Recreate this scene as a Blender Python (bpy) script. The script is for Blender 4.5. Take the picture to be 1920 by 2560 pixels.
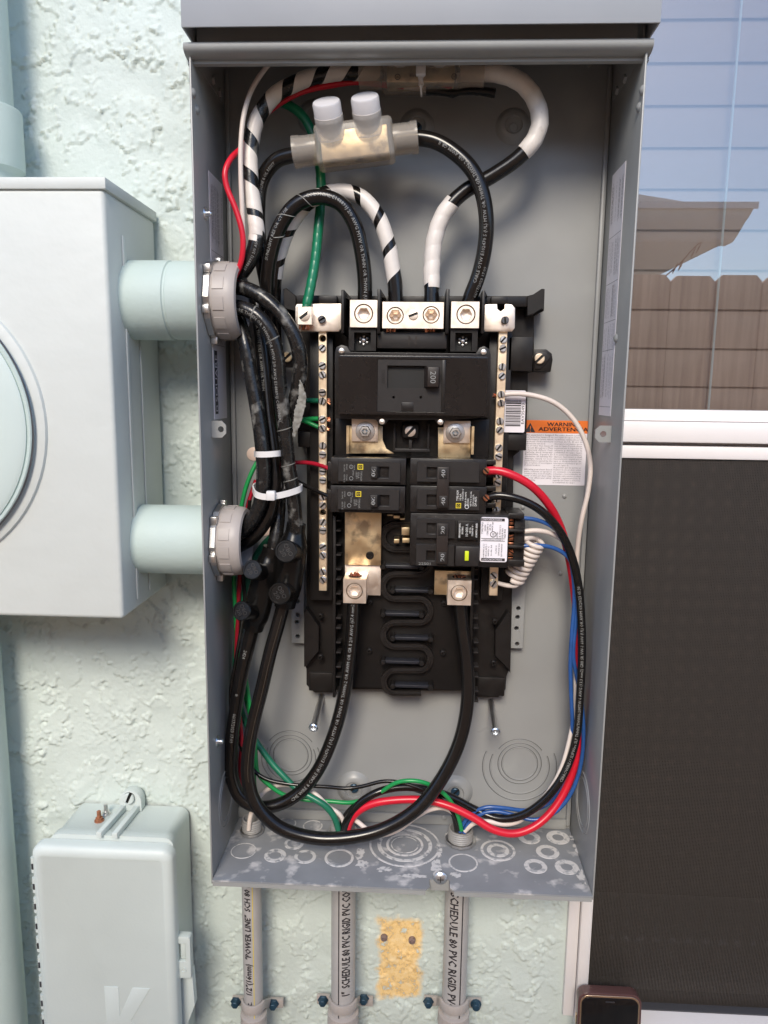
import bpy, bmesh, math, random
import numpy as np
from mathutils import Vector, Matrix
from mathutils.geometry import tessellate_polygon

for o in list(bpy.data.objects):
    bpy.data.objects.remove(o)
SC = bpy.context.scene
COL = SC.collection
random.seed(7)
RNG = np.random.default_rng(11)

# ------------------------------------------------------------------ camera
FPX, PITCH, YAW, ROLL = 1850.0, 0.1601, 0.0450, 0.0127      # photograph is 1920 x 2560
CAM = np.array([0.0088, -0.7616, 0.4718])
FW = np.array([-math.sin(YAW)*math.cos(PITCH), math.cos(YAW)*math.cos(PITCH), -math.sin(PITCH)])
_rt = np.array([math.cos(YAW), math.sin(YAW), 0.0])
_up = np.cross(_rt, FW)
RT = _rt*math.cos(ROLL) + _up*math.sin(ROLL)
UP = _up*math.cos(ROLL) - _rt*math.sin(ROLL)
cam_data = bpy.data.cameras.new('camera')
cam = bpy.data.objects.new('camera', cam_data)
COL.objects.link(cam)
cam.matrix_world = Matrix(((RT[0], UP[0], -FW[0], CAM[0]), (RT[1], UP[1], -FW[1], CAM[1]),
                           (RT[2], UP[2], -FW[2], CAM[2]), (0, 0, 0, 1)))
cam_data.sensor_fit = 'VERTICAL'
cam_data.sensor_height = 24.0
cam_data.lens = FPX*24.0/2560.0
cam_data.clip_start = 0.01
cam_data.clip_end = 500.0
SC.camera = cam

# ------------------------------------------------------------------ light
SUN_EL, SUN_AZ = math.radians(37), math.radians(186)         # sun lamp added in front for the light of sky and fence: soft shadows fall down and a little aside
world = bpy.data.worlds.new('World')
SC.world = world
world.use_nodes = True
wn = world.node_tree.nodes
wl = world.node_tree.links
wn.clear()
sky = wn.new('ShaderNodeTexSky')
sky.sky_type = 'NISHITA'
sky.sun_disc = False
sky.sun_elevation = SUN_EL
sky.sun_rotation = SUN_AZ
sky.air_density = 1.0
sky.dust_density = 0.6
sky.ozone_density = 3.0
bg = wn.new('ShaderNodeBackground')
bg.inputs['Strength'].default_value = 0.12
wo = wn.new('ShaderNodeOutputWorld')
wl.new(sky.outputs['Color'], bg.inputs['Color'])
wl.new(bg.outputs['Background'], wo.inputs['Surface'])
sun_data = bpy.data.lights.new('sun', 'SUN')
sun_data.energy = 1.5
sun_data.angle = math.radians(20)
sun_data.color = (1.0, 0.90, 0.76)
sun = bpy.data.objects.new('sun', sun_data)
COL.objects.link(sun)
sdir = Vector((math.sin(SUN_AZ)*math.cos(SUN_EL), math.cos(SUN_AZ)*math.cos(SUN_EL), math.sin(SUN_EL)))
sun.rotation_euler = sdir.to_track_quat('Z', 'Y').to_euler()
sun.location = (0, 2, 6)
SC.view_settings.view_transform = 'Standard'
SC.view_settings.look = 'None'
SC.view_settings.gamma = 1.0
SC.view_settings.exposure = 1.1
SC.cycles.use_denoising = True
SC.cycles.max_bounces = 8
SC.cycles.caustics_reflective = False
SC.cycles.caustics_refractive = False
SC.cycles.sample_clamp_indirect = 6.0

# ------------------------------------------------------------------ picking points of the photograph at a known depth
def ray(px, py):
    return FW + RT*((px-960)/FPX) - UP*((py-1280)/FPX)
def P(px, py, y):
    d = ray(px, py); return CAM + d*((y-CAM[1])/d[1])
def PX(px, py, x):
    d = ray(px, py); return CAM + d*((x-CAM[0])/d[0])
def PZ(px, py, z):
    d = ray(px, py); return CAM + d*((z-CAM[2])/d[2])
def S(px, py, y):                       # metres per photograph pixel at that depth
    return float(np.dot(P(px, py, y)-CAM, FW))/FPX
W2, EH, ED = 0.1855, 0.7463, 0.1115     # enclosure: half width, height, depth

# ------------------------------------------------------------------ objects
ORG = {}
def link(o, parent, org):
    COL.objects.link(o)
    ORG[o.name] = np.array(org, float)
    if parent is not None:
        o.parent = parent
        o.location = Vector(np.array(org)-ORG[parent.name])
    else:
        o.location = Vector(org)
    return o
def tag(o, label=None, cat=None, group=None, kind=None):
    if label: o['label'] = label
    if cat: o['category'] = cat
    if group: o['group'] = group
    if kind: o['kind'] = kind
    return o
def thing(name, loc, label, cat, group=None):
    return tag(link(bpy.data.objects.new(name, None), None, loc), label, cat, group)
class G:
    """collects geometry in world coordinates"""
    def __init__(s): s.v, s.f = [], []
    def add(s, v, f):
        n = len(s.v)
        s.v.extend([tuple(map(float, p)) for p in v])
        s.f.extend([tuple(i+n for i in q) for q in f])
        return s
def smooth(me, ang=35):
    me.polygons.foreach_set('use_smooth', [True]*len(me.polygons))
    me.set_sharp_from_angle(angle=math.radians(ang))
def obj(name, g, mat, parent=None, org=None, ang=35, bevel=0, seg=2, recalc=True):
    v = np.array(g.v, float)
    if org is None:
        org = ORG[parent.name] if parent is not None else (v.min(0)+v.max(0))/2
    org = np.array(org, float)
    me = bpy.data.meshes.new(name)
    me.from_pydata((v-org).tolist(), [], g.f)
    if recalc or bevel:
        bm = bmesh.new(); bm.from_mesh(me)
        if recalc: bmesh.ops.recalc_face_normals(bm, faces=bm.faces)
        if bevel:
            ed = [e for e in bm.edges if len(e.link_faces) == 2 and e.calc_face_angle(0) > 0.6]
            bmesh.ops.bevel(bm, geom=ed, offset=bevel, segments=seg, affect='EDGES', profile=0.5, clamp_overlap=True)
        bm.to_mesh(me); bm.free()
    smooth(me, ang)
    me.materials.append(mat)
    return link(bpy.data.objects.new(name, me), parent, org)
def mesh_copy(o, name, parent, org, rot=None):
    c = bpy.data.objects.new(name, o.data)
    link(c, parent, org)
    if rot is not None: c.rotation_euler = rot
    return c

# ------------------------------------------------------------------ shapes
def box(x0, x1, y0, y1, z0, z1):
    v = [(x, y, z) for x in (x0, x1) for y in (y0, y1) for z in (z0, z1)]
    f = [(0, 1, 3, 2), (4, 6, 7, 5), (0, 4, 5, 1), (2, 3, 7, 6), (0, 2, 6, 4), (1, 5, 7, 3)]
    return v, f
def prect(px0, py0, px1, py1, y):
    a, b, c, d = P(px0, py0, y), P(px1, py0, y), P(px1, py1, y), P(px0, py1, y)
    return (a[0]+d[0])/2, (b[0]+c[0])/2, (c[2]+d[2])/2, (a[2]+b[2])/2      # x0 x1 z0 z1
def slab(g, px0, py0, px1, py1, yf, yb):
    x0, x1, z0, z1 = prect(px0, py0, px1, py1, yf)
    g.add(*box(x0, x1, yf, yb, z0, z1)); return g
def extr(g, outline, holes, yf, yb):
    """plate parallel to the wall; outline and holes are lists of (x, z)"""
    loops = [outline]+list(holes)
    flat = [p for l in loops for p in l]
    tri = tessellate_polygon([[Vector((p[0], p[1], 0)) for p in l] for l in loops])
    n = len(flat)
    v = [(p[0], yf, p[1]) for p in flat]+[(p[0], yb, p[1]) for p in flat]
    f = [tuple(t) for t in tri]+[tuple(i+n for i in reversed(t)) for t in tri]
    b = 0
    for l in loops:
        m = len(l)
        for i in range(m):
            j = (i+1) % m
            f.append((b+i, b+j, b+j+n, b+i+n))
        b += m
    g.add(v, f); return g
def pxo(pts, y):
    return [(float(P(a, b, y)[0]), float(P(a, b, y)[2])) for a, b in pts]
def circ(cx, cz, r, n=24, ph=0.0):
    return [(cx+r*math.cos(2*math.pi*i/n+ph), cz+r*math.sin(2*math.pi*i/n+ph)) for i in range(n)]
def roundrect(x0, x1, z0, z1, r, n=4):
    o = []
    for cx, cz, a in ((x1-r, z1-r, 0), (x0+r, z1-r, 90), (x0+r, z0+r, 180), (x1-r, z0+r, 270)):
        for i in range(n+1):
            t = math.radians(a+90*i/n); o.append((cx+r*math.cos(t), cz+r*math.sin(t)))
    return o
def lathe(g, c, axis, prof, n=32, close=False):
    """prof: list of (radius, distance along axis from c)"""
    axis = np.array(axis, float); axis /= np.linalg.norm(axis)
    a = np.cross(axis, (0, 0, 1) if abs(axis[2]) < .9 else (1, 0, 0)); a /= np.linalg.norm(a)
    b = np.cross(axis, a); c = np.array(c, float)
    v, f = [], []
    for r, h in prof:
        for i in range(n):
            t = 2*math.pi*i/n
            v.append(c+axis*h+a*r*math.cos(t)+b*r*math.sin(t))
    m = len(prof)
    for k in range(m if close else m-1):
        k2 = (k+1) % m
        for i in range(n):
            j = (i+1) % n
            f.append((k*n+i, k*n+j, k2*n+j, k2*n+i))
    if not close:
        if prof[0][0] > 1e-6: f.append(tuple(range(n)))
        if prof[-1][0] > 1e-6: f.append(tuple((m-1)*n+i for i in reversed(range(n))))
    g.add(v, f); return g
class Path:
    def __init__(s, pts, step=0.0025):
        p = np.array(pts, float)
        q = np.vstack([2*p[0]-p[1], p, 2*p[-1]-p[-2]])
        out = []
        for i in range(1, len(q)-2):
            p0, p1, p2, p3 = q[i-1], q[i], q[i+1], q[i+2]
            d = lambda a, b: max(np.linalg.norm(b-a), 1e-6)**.5
            t0 = 0; t1 = t0+d(p0, p1); t2 = t1+d(p1, p2); t3 = t2+d(p2, p3)
            n = max(2, int(np.linalg.norm(p2-p1)/0.001))
            t = np.linspace(t1, t2, n, endpoint=False)[:, None]
            a1 = (t1-t)/(t1-t0)*p0+(t-t0)/(t1-t0)*p1; a2 = (t2-t)/(t2-t1)*p1+(t-t1)/(t2-t1)*p2; a3 = (t3-t)/(t3-t2)*p2+(t-t2)/(t3-t2)*p3
            b1 = (t2-t)/(t2-t0)*a1+(t-t0)/(t2-t0)*a2; b2 = (t3-t)/(t3-t1)*a2+(t-t1)/(t3-t1)*a3
            out.append((t2-t)/(t2-t1)*b1+(t-t1)/(t2-t1)*b2)
        c = np.vstack(out+[p[-1:]])
        L = np.concatenate([[0], np.cumsum(np.linalg.norm(np.diff(c, axis=0), axis=1))])
        s.len = L[-1]
        n = max(4, int(s.len/step))
        u = np.linspace(0, s.len, n)
        s.u = u
        s.c = np.stack([np.interp(u, L, c[:, k]) for k in range(3)], 1)
        for _ in range(2):                                    # soften corners
            s.c[1:-1] = s.c[1:-1]*.5+(s.c[:-2]+s.c[2:])*.25
        t = np.gradient(s.c, axis=0); t /= np.linalg.norm(t, axis=1)[:, None]
        s.t = t
        # frame: 'a' faces the viewer's side (-y) as far as it can, 'b' completes it
        a = np.array([0, -1, 0.0])-t*(t @ np.array([0, -1, 0.0]))[:, None]
        a /= np.maximum(np.linalg.norm(a, axis=1), 1e-6)[:, None]
        s.a = a; s.b = np.cross(t, a)
    def at(s, u):
        f = lambda A: np.stack([np.interp(u, s.u, A[:, k]) for k in range(3)], -1)
        return f(s.c), f(s.t), f(s.a), f(s.b)
def tube(g, path, r, n=20, wob=0.0):
    c, a, b = path.c, path.a, path.b
    m = len(c)
    th = np.linspace(0, 2*math.pi, n, endpoint=False)
    rr = np.full(m, r) if np.isscalar(r) else np.array(r)
    if wob:
        k = RNG.normal(size=m); k = np.convolve(k, np.ones(15)/15, 'same'); rr = rr*(1+wob*k*4)
    v = (c[:, None, :]+rr[:, None, None]*(np.cos(th)[None, :, None]*a[:, None, :]+np.sin(th)[None, :, None]*b[:, None, :])).reshape(-1, 3)
    f = [(k*n+i, k*n+(i+1) % n, (k+1)*n+(i+1) % n, (k+1)*n+i) for k in range(m-1) for i in range(n)]
    f.append(tuple(reversed(range(n)))); f.append(tuple((m-1)*n+i for i in range(n)))
    g.add(v, f); return g
def tape(g, path, r, s0, s1, pitch, width, hand=1, th=0.0003, n=28, ph=0.0):
    """helical strip of tape wound round a cable"""
    turns = (s1-s0)/pitch
    m = int(turns*n)
    J = 5
    v = []
    for i in range(m+1):
        u0 = s0+pitch*i/n
        for j in range(J):
            u = min(max(u0+width*(j/(J-1)-.5), s0), s1)
            c, t, a, b = path.at(u)
            q = hand*2*math.pi*i/n+ph
            rad = r+th*(0.6+1.0*(1-j/(J-1)))*(1 if 0 < j < J-1 else .55)
            v.append(c+rad*(math.cos(q)*a+math.sin(q)*b))
    f = [(i*J+j, i*J+j+1, (i+1)*J+j+1, (i+1)*J+j) for i in range(m) for j in range(J-1)]
    g.add(v, f); return g

_tc = {}
def text2d(s, res=2):
    if (s, res) in _tc: return _tc[(s, res)]
    cu = bpy.data.curves.new('t', 'FONT'); cu.body = s; cu.size = 1.0; cu.resolution_u = res
    o = bpy.data.objects.new('t', cu); COL.objects.link(o)
    bpy.context.view_layer.update()
    me = bpy.data.meshes.new_from_object(o.evaluated_get(bpy.context.evaluated_depsgraph_get()))
    v = [(p.co.x, p.co.y) for p in me.vertices]; f = [tuple(p.vertices) for p in me.polygons]
    bpy.data.objects.remove(o); bpy.data.curves.remove(cu); bpy.data.meshes.remove(me)
    _tc[(s, res)] = (np.array(v) if v else np.zeros((0, 2)), f)
    return _tc[(s, res)]
_tcc = {}
def text2d_cut(s):
    """glyphs sliced into bands so that print follows a round surface"""
    if s not in _tcc:
        v, f = text2d(s, 1)
        bm = bmesh.new(); vs = [bm.verts.new((a, b, 0)) for a, b in v]
        for q in f:
            try: bm.faces.new([vs[i] for i in q])
            except ValueError: pass
        for k in range(-1, 9):
            bmesh.ops.bisect_plane(bm, geom=bm.verts[:]+bm.edges[:]+bm.faces[:], dist=1e-6, plane_co=(0, k*.1+.013, 0), plane_no=(0, 1, 0))
        bm.verts.index_update()
        _tcc[s] = (np.array([(p.co.x, p.co.y) for p in bm.verts]) if len(bm.verts) else np.zeros((0, 2)), [tuple(p.index for p in q.verts) for q in bm.faces])
        bm.free()
    return _tcc[s]
def put_text(g, s, O, ex, ey, size, align='C', width=None, res=2, bold=0.0):
    """text on a plane: O is the anchor (baseline middle for C), ex the reading direction, ey up"""
    v, f = text2d(s, res)
    if not len(v): return g
    v = v.copy(); w = v[:, 0].max()
    v[:, 1] -= 0.35
    sx = size if width is None else width/w
    off = {'C': -w/2, 'L': 0, 'R': -w}[align]
    O, ex, ey = np.array(O), np.array(ex), np.array(ey)
    for dx in ((0,) if not bold else (-bold, bold)):
        g.add(O+((v[:, :1]+off)*sx+dx)*ex+(v[:, 1:]*size)*ey, f)
    return g
def wrap_text(g, path, s, u0, size, r, ang=0.0, flip=False, sp=1.0, bold=0.0):
    if bold:
        wrap_text(g, path, s, u0+bold, size, r, ang, flip, sp); wrap_text(g, path, s, u0, size, r+.00005, ang+bold/r, flip, sp)
    """print on a round cable: runs along it from u0; flip reads the other way"""
    v, f = text2d_cut(s)
    if not len(v): return g
    x = v[:, 0]*size*sp; y = (v[:, 1]-.35)*size
    u = u0+(-x if flip else x)
    th = ang+(y if flip else -y)/r
    c, t, a, b = path.at(u)
    p = c+(r+0.00015)*(np.cos(th)[:, None]*a+np.sin(th)[:, None]*b)
    g.add(p, f); return g
EX, EZ = np.array([1.0, 0, 0]), np.array([0, 0, 1.0])

# ------------------------------------------------------------------ materials
def mat(name, col, rough=0.5, metal=0.0, var=0.0, vscale=40.0, bump=0.0, bscale=200.0, rvar=0.0, spec=0.5, alpha=1.0, trans=0.0,
        col2=None, cthr=None, cscale=20.0, coat=0.0, detail=4.0):
    m = bpy.data.materials.new(name); m.use_nodes = True
    N, L = m.node_tree.nodes, m.node_tree.links
    b = N['Principled BSDF']
    b.inputs['Roughness'].default_value = rough
    b.inputs['Metallic'].default_value = metal
    b.inputs['Specular IOR Level'].default_value = spec
    b.inputs['Base Color'].default_value = (*col, 1)
    b.inputs['Alpha'].default_value = alpha
    b.inputs['Transmission Weight'].default_value = trans
    b.inputs['Coat Weight'].default_value = coat
    geo = N.new('ShaderNodeNewGeometry')
    def noise(sc, det=4.0, seed=0.0):
        mp = N.new('ShaderNodeMapping'); mp.inputs['Location'].default_value = (seed, seed*1.7, seed*.6)
        L.new(geo.outputs['Position'], mp.inputs['Vector'])
        n = N.new('ShaderNodeTexNoise'); n.inputs['Scale'].default_value = sc; n.inputs['Detail'].default_value = det
        L.new(mp.outputs['Vector'], n.inputs['Vector'])
        return n.outputs['Fac']
    csock = None
    if var:
        r = N.new('ShaderNodeMapRange'); r.inputs['From Min'].default_value = .3; r.inputs['From Max'].default_value = .7
        r.inputs['To Min'].default_value = 1-var; r.inputs['To Max'].default_value = 1+var
        L.new(noise(vscale, 5), r.inputs['Value'])
        x = N.new('ShaderNodeMix'); x.data_type = 'RGBA'; x.blend_type = 'MULTIPLY'; x.inputs['Factor'].default_value = 1
        x.inputs['A'].default_value = (*col, 1); L.new(r.outputs['Result'], x.inputs['B'])
        csock = x.outputs['Result']
    if col2 is not None:
        r = N.new('ShaderNodeMapRange'); r.inputs['From Min'].default_value = cthr-.06; r.inputs['From Max'].default_value = cthr+.06
        L.new(noise(cscale, detail+4, 3.1), r.inputs['Value'])
        x = N.new('ShaderNodeMix'); x.data_type = 'RGBA'
        L.new(r.outputs['Result'], x.inputs['Factor'])
        if csock: L.new(csock, x.inputs['A'])
        else: x.inputs['A'].default_value = (*col, 1)
        x.inputs['B'].default_value = (*col2, 1)
        csock = x.outputs['Result']
    if csock: L.new(csock, b.inputs['Base Color'])
    if rvar:
        r = N.new('ShaderNodeMapRange'); r.inputs['From Min'].default_value = .3; r.inputs['From Max'].default_value = .7
        r.inputs['To Min'].default_value = max(0.02, rough-rvar); r.inputs['To Max'].default_value = min(1, rough+rvar)
        L.new(noise(vscale*1.7, 5, 7.7), r.inputs['Value']); L.new(r.outputs['Result'], b.inputs['Roughness'])
    if bump:
        bp = N.new('ShaderNodeBump'); bp.inputs['Strength'].default_value = 1.0; bp.inputs['Distance'].default_value = bump
        L.new(noise(bscale, detail, 1.3), bp.inputs['Height']); L.new(bp.outputs['Normal'], b.inputs['Normal'])
    return m
MINT = (0.58, 0.655, 0.622)
M = {}
M['grey'] = mat('grey_enamel', (0.295, 0.30, 0.295), .36, var=.08, vscale=9, rvar=.09, bump=.00003, bscale=900, col2=(.335, .34, .33), cthr=.64, cscale=11)
M['grey_hood'] = mat('grey_enamel_hood', (0.33, 0.345, 0.37), .42, var=.05, vscale=9, rvar=.06)
M['plate'] = mat('dusty_enamel', (0.245, 0.255, 0.27), .5, var=.10, vscale=30, col2=(.55, .535, .53), cthr=.625, cscale=55, rvar=.1, detail=9.0)
M['chalk'] = mat('chalky_dust', (0.58, 0.57, 0.56), .9, col2=(.24, .25, .265), cthr=.56, cscale=150)
M['chalk2'] = mat('chalky_dust_solid', (0.60, 0.585, 0.575), .9, col2=(.36, .37, .38), cthr=.58, cscale=190)
M['blk'] = mat('black_moulded_plastic', (0.011, 0.0092, 0.0085), .42, spec=.35, var=.15, vscale=60, rvar=.08, bump=.00002, bscale=1500)
M['brk'] = mat('breaker_plastic', (0.013, 0.0108, 0.0100), .38, spec=.4, var=.15, vscale=120, rvar=.1, col2=(.07, .064, .06), cthr=.72, cscale=350)
M['brk2'] = mat('breaker_face_plastic', (0.020, 0.0172, 0.0163), .45, spec=.4, var=.12, vscale=120, bump=.00002, bscale=2500)
M['brown'] = mat('brown_black_plastic', (0.024, 0.0175, 0.0150), .42, spec=.4, var=.1, vscale=120)
M['gloss'] = mat('glossy_black_cover', (0.014, 0.0118, 0.0110), .16, spec=.45, var=.1, vscale=40, col2=(.12, .11, .11), cthr=.78, cscale=300)
M['blue_rib'] = mat('rib_plastic', (0.019, 0.020, 0.026), .3)
M['cable'] = mat('black_nylon_jacket', (0.008, 0.0068, 0.0063), .22, var=.15, vscale=60, rvar=.05)
M['worn'] = mat('scuffed_black_jacket', (0.012, 0.0112, 0.0108), .26, var=.3, vscale=90, col2=(.20, .195, .18), cthr=.62, cscale=60, rvar=.1, bump=.0003, bscale=160)
M['wtape'] = mat('white_tape', (0.72, 0.665, 0.61), .38, var=.06, vscale=80, bump=.00015, bscale=120, col2=(.5, .44, .38), cthr=.74, cscale=110)
M['btape'] = mat('black_rubber', (0.006, 0.0055, 0.0052), .25, spec=.35, bump=.00018, bscale=110)
M['film'] = mat('peeled_nylon_film', (0.26, 0.255, 0.23), .35, bump=.0006, bscale=220, var=.3, vscale=150)
M['green'] = mat('green_tape', (0.006, 0.165, 0.075), .28, var=.12, vscale=60)
M['green2'] = mat('bright_green_jacket', (0.012, 0.27, 0.07), .3, var=.1, vscale=60)
M['teal'] = mat('dark_green_jacket', (0.014, 0.155, 0.085), .3, var=.12, vscale=70)
M['red'] = mat('red_jacket', (0.62, 0.012, 0.032), .32, var=.08, vscale=60)
M['dred'] = mat('dark_red_jacket', (0.36, 0.008, 0.025), .3, var=.08)
M['blue'] = mat('blue_jacket', (0.025, 0.09, 0.29), .25, var=.12, vscale=90)
M['white'] = mat('white_jacket', (0.72, 0.63, 0.57), .4, var=.05, vscale=60)
M['tin'] = mat('tin_plate', (0.97, 0.85, 0.73), .46, 1.0, var=.05, vscale=60, rvar=.1, bump=.00002, bscale=700)
M['bar'] = mat('neutral_bar_metal', (1.0, 0.82, 0.60), .44, 1.0, var=.08, vscale=60, rvar=.08)
M['brass'] = mat('tarnished_bus_metal', (0.86, 0.68, 0.42), .42, 1.0, var=.12, vscale=50, rvar=.12, col2=(.42, .33, .22), cthr=.56, cscale=60, bump=.00004, bscale=350)
M['zinc'] = mat('zinc_screw', (0.82, 0.85, 0.88), .32, 1.0, rvar=.08)
M['steel'] = mat('steel', (0.66, 0.65, 0.63), .36, 1.0, var=.1, rvar=.08)
M['darksteel'] = mat('dark_zinc', (0.20, 0.21, 0.235), .32, 1.0, var=.2)
M['copper'] = mat('bare_copper', (0.66, 0.27, 0.15), .35, 1.0, var=.3, vscale=300)
M['mline'] = mat('mould_line', (0.10, 0.075, 0.05), .5)
M['slit_shade'] = mat('cut_line_shade', (0.085, 0.085, 0.085), .5)  # knockout cut lines: the shade of the slit put into flat dark rings
M['void'] = mat('dark_recess', (0.006, 0.0055, 0.005), .6)
M['pvc'] = mat('grey_pvc', (0.42, 0.38, 0.355), .45, var=.05, vscale=40, rvar=.06, bump=.00003, bscale=800)
M['conduit'] = mat('grey_pvc_conduit', (0.415, 0.40, 0.392), .42, var=.07, vscale=25, rvar=.08)
M['thread'] = mat('grey_threaded_pvc', (0.29, 0.285, 0.28), .5)
M['paper'] = mat('white_label_paper', (0.84, 0.80, 0.835), .45)
M['orange'] = mat('orange_print', (0.80, 0.18, 0.025), .45)
M['ink'] = mat('black_ink', (0.03, 0.026, 0.03), .5)
M['gink'] = mat('grey_ink', (0.22, 0.20, 0.22), .5)
M['wink'] = mat('white_print', (0.78, 0.78, 0.76), .5)
M['pale_print'] = mat('pale_cable_print', (0.27, 0.27, 0.26), .5)
M['yellow'] = mat('yellow_print', (0.72, 0.56, 0.03), .45)
M['lime'] = mat('lime_button', (0.62, 0.72, 0.02), .4)
M['peach'] = mat('pale_peach_plug', (0.80, 0.62, 0.53), .5)
M['bluescrew'] = mat('blue_coated_screw', (0.022, 0.06, 0.10), .35, .3, var=.2)
M['tie'] = mat('white_nylon', (0.74, 0.72, 0.71), .35)
M['meter'] = mat('meter_box_paint', (0.60, 0.632, 0.608), .5, var=.025, vscale=12, bump=.0008, bscale=38, detail=3.0)
M['meter_side'] = M['meter']
M['mintpipe'] = mat('mint_painted_pvc', (0.50, 0.60, 0.57), .6, var=.03, vscale=20, bump=.00025, bscale=220)
M['telecom'] = mat('mint_painted_plastic', (0.58, 0.645, 0.63), .45, var=.03, vscale=15, bump=.00012, bscale=420)
M['vinyl'] = mat('white_vinyl', (0.80, 0.765, 0.755), .4, var=.02, vscale=20, col2=(.45, .38, .33), cthr=.83, cscale=160)
M['screenframe'] = mat('dark_screen_frame', (0.05, 0.05, 0.055), .45)
M['mesh'] = mat('dark_screen_wire', (0.036, 0.030, 0.026), .6)
M['blind'] = mat('blind_slat', (0.64, 0.42, 0.35), .5)
M['cord'] = mat('blind_cord', (0.85, 0.85, 0.88), .6)
M['room'] = mat('unlit_room_black', (0.03, 0.028, 0.027), .9)  # near-black walls stand in for the darkness of the unlit interior
def fence_mat():
    m = mat('weathered_cedar', (0.80, 0.51, 0.375), .75, var=.18, vscale=5)
    N, L = m.node_tree.nodes, m.node_tree.links; b = N['Principled BSDF']; src = b.inputs['Base Color'].links[0].from_socket
    geo = N.new('ShaderNodeNewGeometry'); mp = N.new('ShaderNodeMapping'); mp.inputs['Scale'].default_value = (55, 55, 2.2)
    L.new(geo.outputs['Position'], mp.inputs['Vector'])
    n = N.new('ShaderNodeTexNoise'); n.inputs['Scale'].default_value = 1.0; n.inputs['Detail'].default_value = 7; n.inputs['Distortion'].default_value = .6; L.new(mp.outputs[0], n.inputs['Vector'])
    cr = N.new('ShaderNodeValToRGB'); cr.color_ramp.elements[0].position = .32; cr.color_ramp.elements[0].color = (.55, .48, .46, 1); cr.color_ramp.elements[1].position = .62; cr.color_ramp.elements[1].color = (1.1, 1.08, 1.06, 1)
    L.new(n.outputs['Fac'], cr.inputs['Fac'])
    x = N.new('ShaderNodeMix'); x.data_type = 'RGBA'; x.blend_type = 'MULTIPLY'; x.inputs['Factor'].default_value = 1; L.new(src, x.inputs['A']); L.new(cr.outputs[0], x.inputs['B']); L.new(x.outputs['Result'], b.inputs['Base Color'])
    return m
M['fence'] = fence_mat()
M['ground'] = mat('sandy_ground', (0.62, 0.53, 0.42), .9, var=.2, vscale=6, bump=.004, bscale=60)
M['roof'] = mat('pale_grey_shingle', (0.52, 0.48, 0.44), .85, var=.15, vscale=30)
M['gutter'] = mat('taupe_gutter', (0.66, 0.63, 0.58), .4)
M['nwall'] = mat('neighbour_stucco', (0.45, 0.44, 0.42), .85, var=.1)
M['case'] = mat('clear_pink_phone_case', (0.085, 0.04, 0.038), .2, coat=.5)
M['phone'] = mat('phone_screen_glass', (0.006, 0.006, 0.007), .06)
M['gold'] = mat('phone_metal_edge', (0.7, 0.55, 0.40), .25, 1.0)
M['rust'] = mat('rusty_stud', (0.30, 0.12, 0.06), .8, var=.3, vscale=300)
M['plug'] = mat('dirty_wall_plug', (0.22, 0.16, 0.15), .8, var=.3, vscale=400)
M['stain'] = mat('pink_stain', (0.70, 0.55, 0.58), .5)
def clear_mat(name, col, dens, rough):
    m = bpy.data.materials.new(name); m.use_nodes = True
    N, L = m.node_tree.nodes, m.node_tree.links
    b = N['Principled BSDF']; b.inputs['Base Color'].default_value = (*col, 1); b.inputs['Roughness'].default_value = rough
    t = N.new('ShaderNodeBsdfTransparent'); t.inputs['Color'].default_value = (*[min(1, c*1.25+.2) for c in col], 1)
    x = N.new('ShaderNodeMixShader'); x.inputs['Fac'].default_value = dens
    L.new(t.outputs[0], x.inputs[1]); L.new(b.outputs[0], x.inputs[2]); L.new(x.outputs[0], N['Material Output'].inputs['Surface'])
    return m
M['clear'] = clear_mat('smoky_clear_vinyl', (0.58, 0.54, 0.49), .33, .2)
M['cap'] = clear_mat('milky_cap', (0.80, 0.78, 0.80), .85, .4)
M['clear2'] = clear_mat('milky_port', (0.74, 0.70, 0.66), .5, .3)
def glass_mat():
    m = bpy.data.materials.new('window_glass'); m.use_nodes = True
    N, L = m.node_tree.nodes, m.node_tree.links
    N.remove(N['Principled BSDF'])
    g = N.new('ShaderNodeBsdfGlossy'); g.inputs['Roughness'].default_value = 0.0; g.inputs['Color'].default_value = (.95, .95, .97, 1)
    t = N.new('ShaderNodeBsdfTransparent'); t.inputs['Color'].default_value = (.75, .78, .78, 1)
    x = N.new('ShaderNodeMixShader'); x.inputs['Fac'].default_value = .165
    L.new(t.outputs[0], x.inputs[1]); L.new(g.outputs[0], x.inputs[2]); L.new(x.outputs[0], N['Material Output'].inputs['Surface'])
    return m
M['glass'] = glass_mat()

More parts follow.
